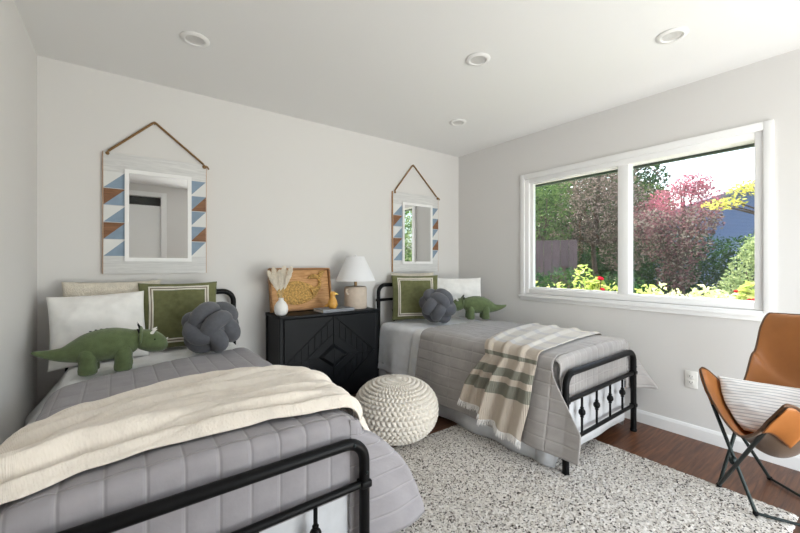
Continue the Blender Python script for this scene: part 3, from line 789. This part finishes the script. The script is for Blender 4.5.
# ------------------------------------------------------------------ dresser and the things on it
DX0, DX1, DY0, DY1, DZ = .918, 1.768, 2.70, 3.045, .805
def dresser():
    cx = (DX0 + DX1) / 2; hw = (DX1 - DX0) / 2
    t = thing('dresser', 'black two-door dresser with carved diamond front between the beds', 'dresser', (cx, DY0, 0))
    D = DY1 - DY0
    mk('dresser_top', box(-hw - .004, hw + .004, -.008, D, DZ - .022, DZ, .003), M_blackwood, t, angle=30)
    mk('dresser_body', J(box(-hw + .004, -hw + .024, .02, D, .11, DZ - .022), box(hw - .024, hw - .004, .02, D, .11, DZ - .022), box(-hw + .024, hw - .024, .02, D, .11, .13),
                         box(-hw + .024, hw - .024, D - .012, D, .13, DZ - .022)), M_blackwood, t, smooth=False)
    for sx in (-1, 1):
        for y in (.018, D - .022):
            mk('leg', box(sx * (hw - .012) - .014, sx * (hw - .012) + .014, y - .014, y + .02, 0, DZ - .022, .002), M_blackwood, t, angle=30)
    cz, HWd, HHd = .462, .372, .305
    for sx in (-1, 1):
        P = [box(min(sx * .0015, sx * (hw - .028)), max(sx * .0015, sx * (hw - .028)), .004, .018, .135, DZ - .026)]
        def poly(q, d0=.004, d1=-.004):
            q = [(sx * a, cz + b) for a, b in q]
            if sx < 0: q = q[::-1]
            P.append(prism(q[::-1], d0, d1))
        top, bot = DZ - .028 - cz, .137 - cz; xe = hw - .03
        g = .003
        # smooth corner panels outside the diamond
        poly([(g, top), (xe, top), (xe, .004), (HWd + .006, .004), (g, HHd + .012)], .004, -.006)
        poly([(g, -HHd - .012), (HWd + .006, -.004), (xe, -.004), (xe, bot), (g, bot)], .004, -.006)
        # vertical slats between outer and inner diamond
        iw, ih = .235, .175
        f_out = lambda x: HHd * (1 - x / HWd); f_in = lambda x: max(0, ih * (1 - x / iw))
        n = 7; sw = HWd / n
        for k in range(n):
            a, b = k * sw + g, (k + 1) * sw - g
            for up in (1, -1):
                q = [(a, up * (f_in(a) + .005)), (b, up * (f_in(b) + .005)), (b, up * f_out(b)), (a, up * f_out(a))]
                if up < 0: q = q[::-1]
                poly(q, .004, -.002)
        # frame bars of the inner diamond and the raised centre lozenge
        w2_, h2_ = .125, .093
        for up in (1, -1):
            q = [(g, up * (ih - .002)), (iw - .006, up * .002), (w2_ + .01, up * .002), (g, up * (h2_ + .008))]
            if up > 0: q = q[::-1]
            poly(q, .004, -.003)
        q = [(sx * .0015, cz + h2_), (sx * w2_, cz), (sx * .0015, cz - h2_), (sx * .0015, cz)]
        V = [(x, .004, z) for x, z in q[:3]] + [(x * .72 + (.0), -.02, cz + (z - cz) * .72) for x, z in q[:3]]
        Fc = [(0, 1, 4, 3), (1, 2, 5, 4), (3, 4, 5), (0, 3, 5, 2), (0, 2, 1)]
        P.append((V, Fc))
        mk('door', J(*P), M_blackwood, t, smooth=False)
    return t
dresser()

def tray():
    w, h = .525, .355
    t = thing('wooden_tray', 'wooden tray with woven whale leaning on the wall on the dresser', 'tray', (1.190, 2.962, DZ + .0005)); t.rotation_euler = (R(-11), 0, R(-1.5))
    mk('tray_base', box(-w / 2, w / 2, -.008, .004, 0, h, .001), M_tray, t, smooth=False)
    rim = mk('tray_rim', J(box(-w / 2, -w / 2 + .014, -.034, .004, 0, h, .003), box(w / 2 - .014, w / 2, -.034, .004, 0, h, .003), box(-w / 2 + .014, w / 2 - .014, -.034, .004, h - .014, h, .003), box(-w / 2 + .014, w / 2 - .014, -.034, .004, 0, .014, .003)), M_traydark, t, angle=30)
    mk('handle_slot', box(w / 2 - .006, w / 2 + .0008, -.026, -.014, h * .45, h * .62, .002), M_blackwood, t)
    # whale: domed woven body tapering to a stalk that bends up to the flukes
    def body(u, v):
        a = -PI + 2 * PI * u; rr = v
        x = .175 * math.cos(a); z = .100 * math.sin(a)
        if x > 0: z *= 1 - .25 * (x / .175)
        dome = .020 * math.sqrt(max(0, 1 - rr * rr))
        weave = .0035 * abs(math.sin((x * rr + z * rr) * 190) * math.sin((x * rr - z * rr) * 190)) * (1 if rr < .97 else 0)
        return (x * rr - .03, -.009 - dome - weave, z * rr + .150)
    wh = mk('whale_relief', grid(110, 26, body), M_woven, t, angle=None)
    mk('whale_tail', tube(spline([(.08, -.012, .15), (.135, -.015, .175), (.165, -.016, .215), (.160, -.014, .27)], 6), [.040, .037, .034, .031, .028, .026, .024, .022, .020, .018, .016, .015, .0145, .014, .0135, .013, .013, .012, .012], 10), M_woven, wh)
    for pts in ([(.162, -.014, .262), (.13, -.016, .283), (.09, -.016, .280), (.06, -.014, .265)], [(.160, -.014, .262), (.172, -.016, .295), (.195, -.016, .318), (.222, -.014, .325)]):
        mk('fluke', tube(spline(pts, 5), [.012, .014, .016, .018, .019, .020, .021, .021, .020, .019, .017, .014, .011, .008, .005, .002], 10), M_woven, wh)
    mk('whale_fin', ball((.02, -.026, .098), (.05, .008, .018), 14), M_woven, wh)
    return t
tray()

v_ = thing('bud_vase', 'small round white vase in front of the tray on the dresser', 'vase', (.958, 2.80, DZ + .0005))
mk('vase_body', lathe([(0, 0), (.032, 0), (.046, .015), (.052, .04), (.049, .068), (.036, .095), (.021, .11), (.017, .122), (.019, .13), (.015, .131), (.012, .12), (.014, .105), (0, .1)], 32), M_ceramicw, v_)
rnd = random.Random(3)
for dx, dy, hh in ((-.10, -.02, .21), (-.055, .01, .235), (-.015, -.01, .215), (.03, .015, .245), (.075, -.01, .24)):
    t = thing('dried_plume', 'cream dried grass plume in the small white vase', 'dried flower', (.958, 2.80, DZ + .115), 0, 'dried plumes in the white vase')
    P = spline([(0, 0, -.008), (dx * .25, dy * .2, hh * .3), (dx * .65, dy * .7, hh * .65), (dx, dy, hh)], 6)
    mk('stem', tube(P[:12], .0016, 6), M_stem, t)
    parts = []
    for i in range(7, len(P)):
        f = (i - 7) / (len(P) - 8)
        for k in range(44):
            a = rnd.uniform(0, 2 * PI); L_ = (.040 * math.sin(PI * min(1, f * .85 + .15)) + .008); up = Vector((dx * .6, dy, hh * .7)).normalized()
            d_ = (Vector((math.cos(a), math.sin(a), 0)) * .55 + up * 1.0).normalized()
            p0 = P[i] + Vector((rnd.uniform(-.002, .002), rnd.uniform(-.002, .002), rnd.uniform(-.006, .006)))
            parts.append(tube([p0, p0 + d_ * L_ * .6, p0 + d_ * L_ + up * .005], [.0012, .0013, .0004], 4))
    mk('plume', J(*parts), M_plume, t)

b_ = thing('book', 'grey cloth book lying flat on the dresser under the wooden bird', 'book', (1.40, 2.80, DZ + .0005), R(3))
mk('book_cover', J(box(-.145, .145, -.085, .085, 0, .003), box(-.145, .145, -.085, .085, .021, .024), box(-.145, .145, -.085, -.082, .003, .021)), M_book, b_, smooth=False)
mk('pages', box(-.141, .141, -.0815, .081, .0032, .0208), M_page, b_, smooth=False)

bd = thing('bird_figurine', 'golden turned-wood bird figurine standing on the grey book', 'figurine', (1.375, 2.775, DZ + .0248), R(-30))
mk('bird_body', lathe([(0, 0), (.024, 0), (.036, .012), (.041, .034), (.037, .058), (.026, .08), (.021, .094), (.024, .108), (.024, .122), (.016, .136), (0, .141)], 28), M_bird, bd)
mk('beak', tube([(.018, 0, .120), (.034, 0, .117), (.046, 0, .112)], [.012, .008, .002], 10), M_beak, bd)
mk('tail', tube([(-.028, 0, .03), (-.05, 0, .022), (-.066, 0, .02)], [.018, .012, .004], 10), M_bird, bd)

l_ = thing('table_lamp', 'sand stoneware jar lamp with white tapered shade on the dresser', 'lamp', (1.640, 2.862, DZ + .0005), R(20))
mk('lamp_base', lathe([(0, 0), (.094, 0), (.099, .006), (.099, .16), (.097, .178), (.088, .19), (.05, .194), (.02, .196), (0, .196)], 48), M_lampbase, l_)
for sx in (-1, 1):
    mk('lug_handle', tube(spline([(sx * .094, 0, .168), (sx * .116, 0, .170), (sx * .122, 0, .15), (sx * .112, 0, .132), (sx * .094, 0, .13)], 6), .008, 10), M_lampbase, l_)
mk('lamp_neck', lathe([(.013, .195), (.013, .25), (.018, .252), (.018, .29), (.008, .295)], 20), M_brass, l_)
mk('lamp_shade', lathe([(.173, .240), (.174, .241), (.078, .452), (.076, .453), (.075, .451), (.171, .241), (.173, .240)], 56), M_shade, l_)
mk('shade_ring', J(*[tube([(0, 0, .448), (math.cos(a) * .078, math.sin(a) * .078, .45)], .0025, 6) for a in (0, 2.094, 4.189)], lathe([(.0, .44), (.008, .44), (.009, .452), (.006, .468), (0, .470)], 14)), M_shade, l_)
mk('harp_rod', tube([(0, 0, .29), (0, 0, .445)], .004, 8), M_brass, l_)

# ------------------------------------------------------------------ pouf
def pouf():
    NC, NR = 52, 25; su, sv = 10, 8
    def f(u, v):
        th = PI * (.5 - .5 * math.cos(PI * v)) * .25 + PI * v * .75   # pole to pole, top first
        c_, s_ = math.cos(th), math.sin(th)
        e = .80
        r = .292 * abs(s_) ** e; z = .212 + .205 * abs(c_) ** .92 * (1 if c_ >= 0 else -1)
        ph = 2 * PI * u
        b = v * NR; row = math.floor(b); fb = b % 1
        a = u * NC + .5 * (row % 2) + (.42 if row % 2 else -.42) * (fb - .5)
        la = a % 1
        lobe = max(0, math.sin(PI * la)) ** .55 * max(0, math.sin(PI * fb)) ** .5
        amp = .021 * min(1, s_ * 2.4)
        n = Vector((s_ * math.cos(ph), s_ * math.sin(ph), c_ * .9)).normalized()
        p = Vector((r * math.cos(ph), r * math.sin(ph), z)) + n * (lobe * amp - amp)
        p.z = max(.002, p.z)
        return p
    V, Fc = grid(NC * su, NR * sv, f)
    o = weld(mk('knitted_pouf', (V, Fc), M_pouf, angle=None, recalc=False))
    o.location = (1.492, 2.055, .0); return tag(o, 'round ivory chunky-knit pouf on the floor between the two beds', 'pouf')
pouf()

# ------------------------------------------------------------------ rug
def rug():
    x0, x1, y0, y1 = .08, 2.555, .285, 1.955; nx, ny = 300, 206
    V = []
    def f(u, v):
        x = x0 + (x1 - x0) * u; y = y0 + (y1 - y0) * v
        e = min(u * (x1 - x0), (1 - u) * (x1 - x0), v * (y1 - y0), (1 - v) * (y1 - y0))
        z = .016 * min(1, (e / .02)) ** .5 + (.006 * nz(x * 70, y * 70) + .004 * nz(x * 150, y * 150, 4)) * min(1, e / .015)
        if e < .012: x += .006 * nz(y * 40, x * 3, 2); y += .006 * nz(x * 40, y * 3, 6)
        return (x, y, max(.001, z))
    o = mk('area_rug', grid(nx, ny, f), M_rug, angle=None)
    return tag(o, 'off-white shaggy area rug with dark flecks on the wood floor', 'rug')
rug()

# ------------------------------------------------------------------ butterfly chair
P1, P2, P3, P4 = Vector((2.41, .622, .63)), Vector((2.03, .27, .63)), Vector((2.79, .416, .91)), Vector((2.60, -.03, .93))
F1, F2, F3, F4 = Vector((2.517, .569, .03)), Vector((2.37, .402, .03)), Vector((2.862, .43, .012)), Vector((2.55, .02, .012))
def chair():
    t = thing('butterfly_chair', 'tan leather butterfly sling chair on dark iron rods under the window', 'chair', (2.5, .3, 0)); O = Vector((2.5, .3, 0))
    L = lambda p: Vector(p) - O
    def rod(a, b, sag=0):
        b = a + (b - a) * .955
        m_ = (a + b) / 2; return tube([L(a), L(m_), L(b)], .0085, 10)
    for a, b in ((F1, P2), (F2, P1), (F1, P3), (F3, P1)):
        mk('frame_rod', rod(a, b), M_rod, t)
    mk('frame_rod', tube([L(F4), L(F4.lerp(P4, .5)), L(P4)], .0085, 10), M_rod, t)
    for a, b in ((F3, F4), (F2, F4)):
        mk('floor_rod', tube([L(a), L((a + b) / 2), L(b)], .007, 8), M_rod, t)
    c_ = (F1 + (P2 - F1) * .30); c2 = F2 + (P1 - F2) * .40
    mk('pivot_clamp', J(ball(L((c_ + c2) / 2), (.024, .018, .022), 12)), M_rod, t)
    for p in (F1, F2, F3, F4): mk('foot_cap', ball(L(p), (.013, .013, .012), 10), M_felt, t)
    def surf(u, v):
        a, b = u, v
        # round off the four corners a little
        A = 2 * a - 1; B = 2 * b - 1
        k = max(0, abs(A) + abs(B) - 1.72); A -= math.copysign(k * .30, A); B -= math.copysign(k * .30, B)
        A *= 1.10; B *= 1.08
        a, b = (A + 1) / 2, (B + 1) / 2
        p = P1 * (1 - a) * (1 - b) + P2 * a * (1 - b) + P3 * (1 - a) * b + P4 * a * b
        # pull the free edges inwards
        C0 = (P1 + P2 + P3 + P4) / 4
        ed = max(0, 1 - A * A) * (B * B) * (.10 if B < 0 else .0) + max(0, 1 - B * B) * A * A * .18
        p = p + (C0 - p) * ed
        bb = max(0, min(1, b)); T = lambda tab: next(z0 + (z1 - z0) * sm(0, 1, (bb - b0) / (b1 - b0)) for (b0, z0), (b1, z1) in zip(tab, tab[1:]) if bb <= b1 + 1e-6)
        zc = T([(0, .425), (.33, .33), (.5, .37), (.75, .60), (1, .935)]); ze = T([(0, .645), (.30, .545), (.5, .565), (.75, .72), (1, .93)])
        w_ = min(1.05, abs(A) ** 2.0)
        p.z = zc + (ze - zc) * w_ + .006 * nz(a * 5, b * 5, 2)
        return p - O
    g = grid(44, 52, surf)
    s_ = mk('sling_seat', g, [M_leather, M_suede], t, angle=None, recalc=False)
    # make the seat side the leather side
    up = s_.data.polygons[44 * 18 + 22].normal.z
    if up < 0: s_.data.flip_normals()
    solid(s_, .007, -1, 1); sub(s_, 1)
    for u0, u1, v0, v1 in ((.0, .22, .0, .24), (.78, 1, .0, .24), (.0, .2, .84, 1), (.8, 1, .84, 1)):
        def pk(a, b):
            u, v = u0 + (u1 - u0) * a, v0 + (v1 - v0) * b; p = surf(u, v)
            n = (surf(u + .01, v) - surf(u - .01, v)).cross(surf(u, v + .01) - surf(u, v - .01)).normalized()
            if n.z < 0: n = -n
            return p - n * .0125
        solid(mk('corner_pocket', grid(14, 14, pk), M_leather, s_, angle=None), .003, 0)
    # binding round the edge
    rim = [surf(i / 40, 0) for i in range(41)] + [surf(1, i / 40) for i in range(1, 41)] + [surf(1 - i / 40, 1) for i in range(1, 41)] + [surf(0, 1 - i / 40) for i in range(1, 40)]
    mk('edge_binding', tube(rim, .0045, 8, True), M_edge, s_)
    return t
chair()
cp = pillow('striped_pillow', 'white pillow with grey stripes sitting in the leather chair', 'pillow', M_striped, .42, .25, .14, (2.415, .335, .392), 0, 25, 0, 20)
cp.rotation_euler = (R(-28), R(0), R(-76))

# the soft pillow gives way where the leather sling presses against it
from mathutils.bvhtree import BVHTree
_sl = bpy.data.objects['sling_seat']; bpy.context.view_layer.update()
_bt = BVHTree.FromPolygons([_sl.matrix_world @ v.co for v in _sl.data.vertices], [tuple(p.vertices) for p in _sl.data.polygons])
_mw = cp.matrix_world.copy(); _mi = _mw.inverted(); _c = _mw @ Vector((0, -.03, .15))
for v in cp.data.vertices:
    p = _mw @ v.co; d_ = p - _c; L_ = d_.length
    h = _bt.ray_cast(_c, d_.normalized(), L_ + .012)
    if h[0] is not None: v.co = _mi @ (_c + d_.normalized() * max(.01, h[3] - .012))

# ------------------------------------------------------------------ outside the window
GZ = -.1
M_ground = mat('garden_soil', (.16, .15, .09), .95, 0, .1, [('noise', 8, .5, .05)], .3, 3)
struct('ground', box(XR + .2, 40, -30, 40, GZ - .2, GZ), M_ground)
M_soffit = mat('green_painted_eave', (.05, .085, .055), .6)
struct('roof_eave', J(box(XR + .16, 3.76, -.6, 3.6, 2.16, 2.2), box(3.72, 3.76, -.6, 3.6, 2.062, 2.16)), M_soffit)
M_path = mat('pale_paving', (.72, .70, .66), .85, 0, .2, [('noise', 30, .3, .01)], .1, 4)
struct('path', J(box(5.6, 6.6, -8, 14, GZ, GZ + .06), box(XR + .2, 4.0, -8, 14, GZ, GZ + .06)), M_path)  # strip by the wall is added paving, out of view, to bounce light indoors
A36 = .6392; cs, sn = math.cos(A36), math.sin(A36)
def W_(px, d):   # a spot d metres out along a view line of the photograph (used only to measure where things stand)
    u = (px - 400) / 371.74; return (d * (sn + u * cs), d * (cs - u * sn), GZ)
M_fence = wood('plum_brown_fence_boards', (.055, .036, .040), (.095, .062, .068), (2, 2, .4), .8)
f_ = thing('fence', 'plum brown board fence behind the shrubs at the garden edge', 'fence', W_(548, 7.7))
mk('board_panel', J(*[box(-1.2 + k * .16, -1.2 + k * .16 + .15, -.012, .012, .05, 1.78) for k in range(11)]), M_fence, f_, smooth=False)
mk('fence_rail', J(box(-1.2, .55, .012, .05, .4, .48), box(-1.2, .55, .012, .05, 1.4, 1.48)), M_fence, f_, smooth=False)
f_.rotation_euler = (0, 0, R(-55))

LM = {}
def lm(key, *cols, trans=.45):
    if key not in LM: LM[key] = [leafmat('%s_leaf_%s' % (key, 'abcd'[i]), c, trans) for i, c in enumerate(cols)]
    return LM[key]
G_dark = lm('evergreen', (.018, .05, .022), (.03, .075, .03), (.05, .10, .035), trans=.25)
G_mid = lm('garden_green', (.045, .09, .03), (.075, .135, .045), (.12, .185, .06))
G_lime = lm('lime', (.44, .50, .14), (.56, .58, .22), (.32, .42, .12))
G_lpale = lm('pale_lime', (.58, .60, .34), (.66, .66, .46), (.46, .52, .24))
G_pale = lm('pale_green', (.26, .33, .16), (.38, .44, .22), (.20, .27, .12))
G_purple = lm('plum_purple', (.13, .065, .075), (.22, .12, .13), (.09, .075, .065), (.25, .22, .19))
G_pink = lm('rosy', (.38, .13, .18), (.32, .13, .16), (.24, .11, .13))
G_grey = lm('smoky_brown', (.10, .078, .068), (.18, .14, .122), (.07, .08, .05), (.27, .22, .20))
G_yel = lm('yellow', (.55, .47, .12), (.45, .45, .12), (.36, .38, .10))
G_red = lm('rose_red', (.55, .02, .05), (.65, .05, .10), (.45, .02, .03))
def leaves(blobs, size, rnd, nl=1.7, hollow=.5):
    V, Fc = [], []
    for (c, r, n) in blobs:
        for _ in range(n):
            while True:
                q = Vector((rnd.uniform(-1, 1), rnd.uniform(-1, 1), rnd.uniform(-1, 1)))
                if hollow * .6 < q.length < 1 + .12 * rnd.random(): break
            p = Vector((c[0] + q.x * r[0], c[1] + q.y * r[1], c[2] + q.z * r[2]))
            a = Vector((rnd.gauss(0, 1), rnd.gauss(0, 1), rnd.gauss(0, .7))).normalized(); b = a.cross(Vector((rnd.gauss(0, 1), rnd.gauss(0, 1), rnd.gauss(0, 1)))).normalized()
            s_ = size * rnd.uniform(.6, 1.3); k = len(V); up = a.cross(b) * s_ * .12
            V += [p - a * s_ * nl / 2, p + b * s_ * .42 + up, p + a * s_ * nl / 2, p - b * s_ * .42 + up]; Fc += [(k, k + 1, k + 2), (k, k + 2, k + 3)]
    return V, Fc
def dense(blobs, f): return [(c, r, int(n * f)) for c, r, n in blobs]
def plant(name, label, cat, base, blobs, size, mats, seed, trunk=None, group=None, stemr=.04, cname='foliage', hollow=.5):
    rnd = random.Random(seed); t = thing(name, label, cat, base, 0, group)
    o = mk(cname, leaves(dense(blobs, 1.7 if size > .042 else 1), size * (.78 if size > .042 else 1), rnd, hollow=hollow), mats, t, smooth=False, recalc=False)
    for p in o.data.polygons: p.material_index = rnd.randrange(len(mats)) if p.index % 2 == 0 else o.data.polygons[p.index - 1].material_index
    parts = []; top = max(b[0][2] for b in blobs)
    if trunk: parts.append(tube(spline(trunk, 5), [stemr * (1 - .6 * i / (len(trunk) * 5 - 5)) for i in range((len(trunk) - 1) * 5 + 1)], 8))
    for c, r, n in blobs:
        s0 = Vector(trunk[-1]) * .7 if trunk else Vector((c[0] * .3, c[1] * .3, 0))
        for k in range(3 if trunk else 4):
            e = Vector(c) + Vector((rnd.uniform(-.6, .6) * r[0], rnd.uniform(-.6, .6) * r[1], rnd.uniform(-.3, .7) * r[2]))
            m_ = (s0 + e) / 2 + Vector((rnd.uniform(-.1, .1), rnd.uniform(-.1, .1), .05)) * r[0]
            parts.append(tube(spline([s0, m_, e], 4), [stemr * .5 * (1 - .08 * i) for i in range(9)], 5))
    mk('trunk' if trunk else 'stem', J(*parts), M_bark, t)
    return t
# trees
plant('garden_tree', 'smoky brown weeping tree filling the left window pane', 'tree', W_(595, 9.5), [((0, 0, 2.7), (1.15, 1.15, 1.0), 3800), ((-.7, .5, 2.0), (.7, .7, .7), 1500), ((.6, -.5, 1.9), (.75, .7, .8), 1500), ((0, 0, 3.4), (.9, .9, .6), 1300)], .055, G_grey, 1, [(0, 0, 0), (.05, 0, .8), (0, .05, 1.8), (0, 0, 2.6)], 'garden trees', .09, 'crown')
plant('garden_tree', 'purple-leaved plum tree with rosy top behind the right window pane', 'tree', W_(676, 7.4), [((0, 0, 1.75), (.58, .58, .5), 1300), ((.3, -.26, 2.15), (.42, .42, .30), 600), ((-.35, .3, 2.05), (.42, .42, .34), 700), ((0, 0, 1.15), (.36, .36, .36), 500)], .05, G_purple, 2, [(0, 0, 0), (.03, 0, .5), (0, .03, 1.1), (0, 0, 1.7)], 'garden trees', .05, 'crown')
plant('garden_tree', 'rosy pink topped tree above the purple tree', 'tree', W_(684, 9.0), [((0, 0, 2.75), (.75, .75, .45), 1300), ((.1, -.1, 3.2), (.42, .42, .26), 600), ((-.5, .5, 2.5), (.5, .5, .35), 500)], .05, G_pink, 3, [(0, 0, 0), (0, .05, 1.2), (.05, 0, 2.2), (0, 0, 2.8)], 'garden trees', .06, 'crown')
plant('garden_tree', 'pale green leafy tree left of the smoky tree at the window edge', 'tree', W_(540, 9.0), [((0, 0, 2.3), (.75, .75, .8), 1900), ((.2, 0, 3.0), (.6, .6, .5), 900)], .06, G_mid, 4, [(0, 0, 0), (0, 0, 1.2), (0, 0, 2.2)], 'garden trees', .06, 'crown')
plant('garden_tree', 'mid green tree between the brown and purple trees', 'tree', W_(640, 13.5), [((0, 0, 3.3), (1.0, 1.0, .9), 2400), ((.2, 0, 2.2), (.9, .9, .9), 1600)], .065, G_mid + G_grey[:2], 5, [(0, 0, 0), (0, 0, 1.5), (0, 0, 3)], 'garden trees', .08, 'crown')
plant('garden_tree', 'yellow-leaved tree reaching a thin branch in from the right', 'tree', W_(800, 6.3), [((-.38, .5, 2.62), (.36, .40, .13), 150), ((-.1, .1, 2.86), (.36, .36, .16), 170), ((-.62, .86, 2.36), (.28, .30, .10), 90), ((.35, -.35, 2.8), (.5, .5, .4), 420)], .06, G_yel, 6, [(.1, -.1, 0), (.1, -.1, 1.2), (0, 0, 2.2), (-.1, .1, 2.8)], 'garden trees', .05, 'crown', .0)
plant('garden_tree', 'green garden tree seen only in the right bed mirror', 'tree', (6.3, -1.6, GZ), [((0, 0, 1.9), (1.0, 1.0, 1.1), 2600), ((-.3, .3, .9), (.8, .8, .7), 1200)], .07, G_mid + G_pale[:1], 44, [(0, 0, 0), (0, 0, 1), (0, 0, 1.8)], 'garden trees', .07, 'crown')
plant('tall_evergreen', 'tall dark evergreen far behind the smoky tree in the left pane', 'tree', W_(575, 15), [((0, 0, 2.6), (1.9, 1.9, 2.3), 4200), ((.5, -.8, 4.2), (1.3, 1.3, 1.2), 1500)], .12, G_dark + G_mid[:1], 41, [(0, 0, 0), (0, 0, 2), (0, 0, 3.5)], 'tall evergreens', .12, 'crown')
plant('tall_evergreen', 'tall dark evergreen behind the window mullion', 'tree', W_(622, 16), [((0, 0, 2.6), (1.9, 1.9, 2.4), 4200), ((.3, -.4, 4.6), (1.2, 1.2, 1.1), 1300)], .12, G_dark + G_grey[:1], 42, [(0, 0, 0), (0, 0, 2), (0, 0, 3.5)], 'tall evergreens', .12, 'crown')
plant('tall_evergreen', 'tall dark evergreen at the far left edge of the window', 'tree', W_(535, 14), [((0, 0, 2.4), (1.6, 1.6, 2.2), 3600), ((0, 0, 4.2), (1.1, 1.1, 1.1), 1200)], .11, G_dark, 43, [(0, 0, 0), (0, 0, 2), (0, 0, 3.5)], 'tall evergreens', .12, 'crown')
# hedge and background greenery
hb = [((k * .55 * .45, -k * .55 * .9, 1.0 + .12 * math.sin(k * 1.7)), (.55, .55, 1.15), 1900) for k in range(-6, 12)]
plant('hedge', 'dark green hedge behind the purple tree', 'hedge', W_(660, 10.5), hb, .06, G_dark, 7, None, None, .04, 'foliage', .6)
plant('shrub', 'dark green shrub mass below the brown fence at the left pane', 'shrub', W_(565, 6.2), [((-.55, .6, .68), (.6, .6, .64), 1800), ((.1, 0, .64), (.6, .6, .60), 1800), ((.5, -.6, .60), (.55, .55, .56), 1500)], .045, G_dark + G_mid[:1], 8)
plant('shrub', 'rounded pale green shrub at the right edge of the window', 'shrub', W_(757, 6.0), [((0, 0, .85), (.42, .42, .75), 1800), ((-.16, .22, .6), (.34, .34, .5), 1000), ((.05, -.05, 1.5), (.26, .26, .3), 600)], .045, G_pale, 9)
# bright low shrubs right under the window
rndb = random.Random(11)
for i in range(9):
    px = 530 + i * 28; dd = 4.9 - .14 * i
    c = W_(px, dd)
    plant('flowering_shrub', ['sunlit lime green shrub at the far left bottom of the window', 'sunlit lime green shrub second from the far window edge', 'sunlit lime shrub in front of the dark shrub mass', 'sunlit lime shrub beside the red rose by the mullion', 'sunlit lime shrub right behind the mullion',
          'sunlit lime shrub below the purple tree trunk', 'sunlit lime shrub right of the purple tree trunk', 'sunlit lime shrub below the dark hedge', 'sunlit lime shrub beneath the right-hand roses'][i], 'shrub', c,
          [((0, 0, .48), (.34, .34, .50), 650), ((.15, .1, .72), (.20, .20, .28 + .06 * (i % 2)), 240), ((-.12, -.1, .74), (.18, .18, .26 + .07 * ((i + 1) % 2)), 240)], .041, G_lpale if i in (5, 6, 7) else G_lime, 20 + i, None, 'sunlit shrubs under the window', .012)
def rose(label, base, h, seed, n, spread):
    rnd = random.Random(seed); t = thing('rose_bush', label, 'rose bush', base, 0, 'rose bushes')
    parts, bl = [], []
    o = mk('foliage', leaves([((0, 0, h * .55), (spread, spread, h * .45), 130), ((0, 0, h * .9), (spread, spread, h * .14), 60)], .06, rnd, hollow=0), G_lime, t, smooth=False, recalc=False)
    for p in o.data.polygons: p.material_index = (p.index // 2) % 3
    for k in range(n):
        e = Vector((rnd.uniform(-1, 1) * spread, rnd.uniform(-1, 1) * spread, h * rnd.uniform(.86, 1.02)))
        parts.append(tube([(0, 0, 0), (e.x * .4, e.y * .4, h * .5), e], [.009, .007, .005], 6))
        P = []
        for j in range(9):
            a = j * 2.4; rr = .006 + .003 * j
            cpt = e + Vector((math.cos(a) * rr, math.sin(a) * rr, .02 - .002 * j))
            P.append(ball(cpt, (.016, .016, .013), 8))
        b = mk('blossom', J(*P), random.Random(seed + k).choice(G_red), t)
    mk('stem', J(*parts), M_bark, t)
rose('red rose bush seen through the left pane beside the mullion', W_(597, 4.35), 1.10, 31, 3, .10)
rose('red rose bush at the right bottom corner of the window', W_(746, 3.75), 1.06, 32, 3, .07)
plant('leafy_stem', 'tall lime leafy stems rising left of the rose behind the left pane', 'plant', W_(583, 4.5), [((0, 0, 1.05), (.12, .12, .25), 60), ((.02, 0, .6), (.16, .16, .4), 80)], .05, G_lime, 33, None, None, .01)
# blue-grey neighbouring house: gable wall and sloping roof
hs = thing('neighbour_house', 'blue-grey neighbouring house with sloping roof beyond the hedge', 'house', W_(735, 14), R(-52))
M_hs = mat('blue_grey_siding', (.19, .235, .36), .8, 0, .2, [('wavez', 6, .3, .02)])
M_rf = mat('slate_roofing', (.16, .17, .20), .85)
V = [(-2.6, 0, 0), (6, 0, 0), (6, 0, 6.1), (-2.6, 0, 3.0), (-2.6, 5, 0), (6, 5, 0), (6, 5, 6.1), (-2.6, 5, 3.0)]
mk('house_wall', (V, [(0, 1, 2, 3), (5, 4, 7, 6), (4, 0, 3, 7), (1, 5, 6, 2), (3, 2, 6, 7), (0, 4, 5, 1)]), M_hs, hs, smooth=False)
V = [(-3.0, -.3, 2.86), (6, -.3, 6.1), (6, 5.3, 6.1), (-3.0, 5.3, 2.86)]
mk('house_roof', (V + [(x, y, z + .16) for x, y, z in V], [(3, 2, 1, 0), (4, 5, 6, 7), (0, 1, 5, 4), (1, 2, 6, 5), (2, 3, 7, 6), (3, 0, 4, 7)]), M_rf, hs, smooth=False)
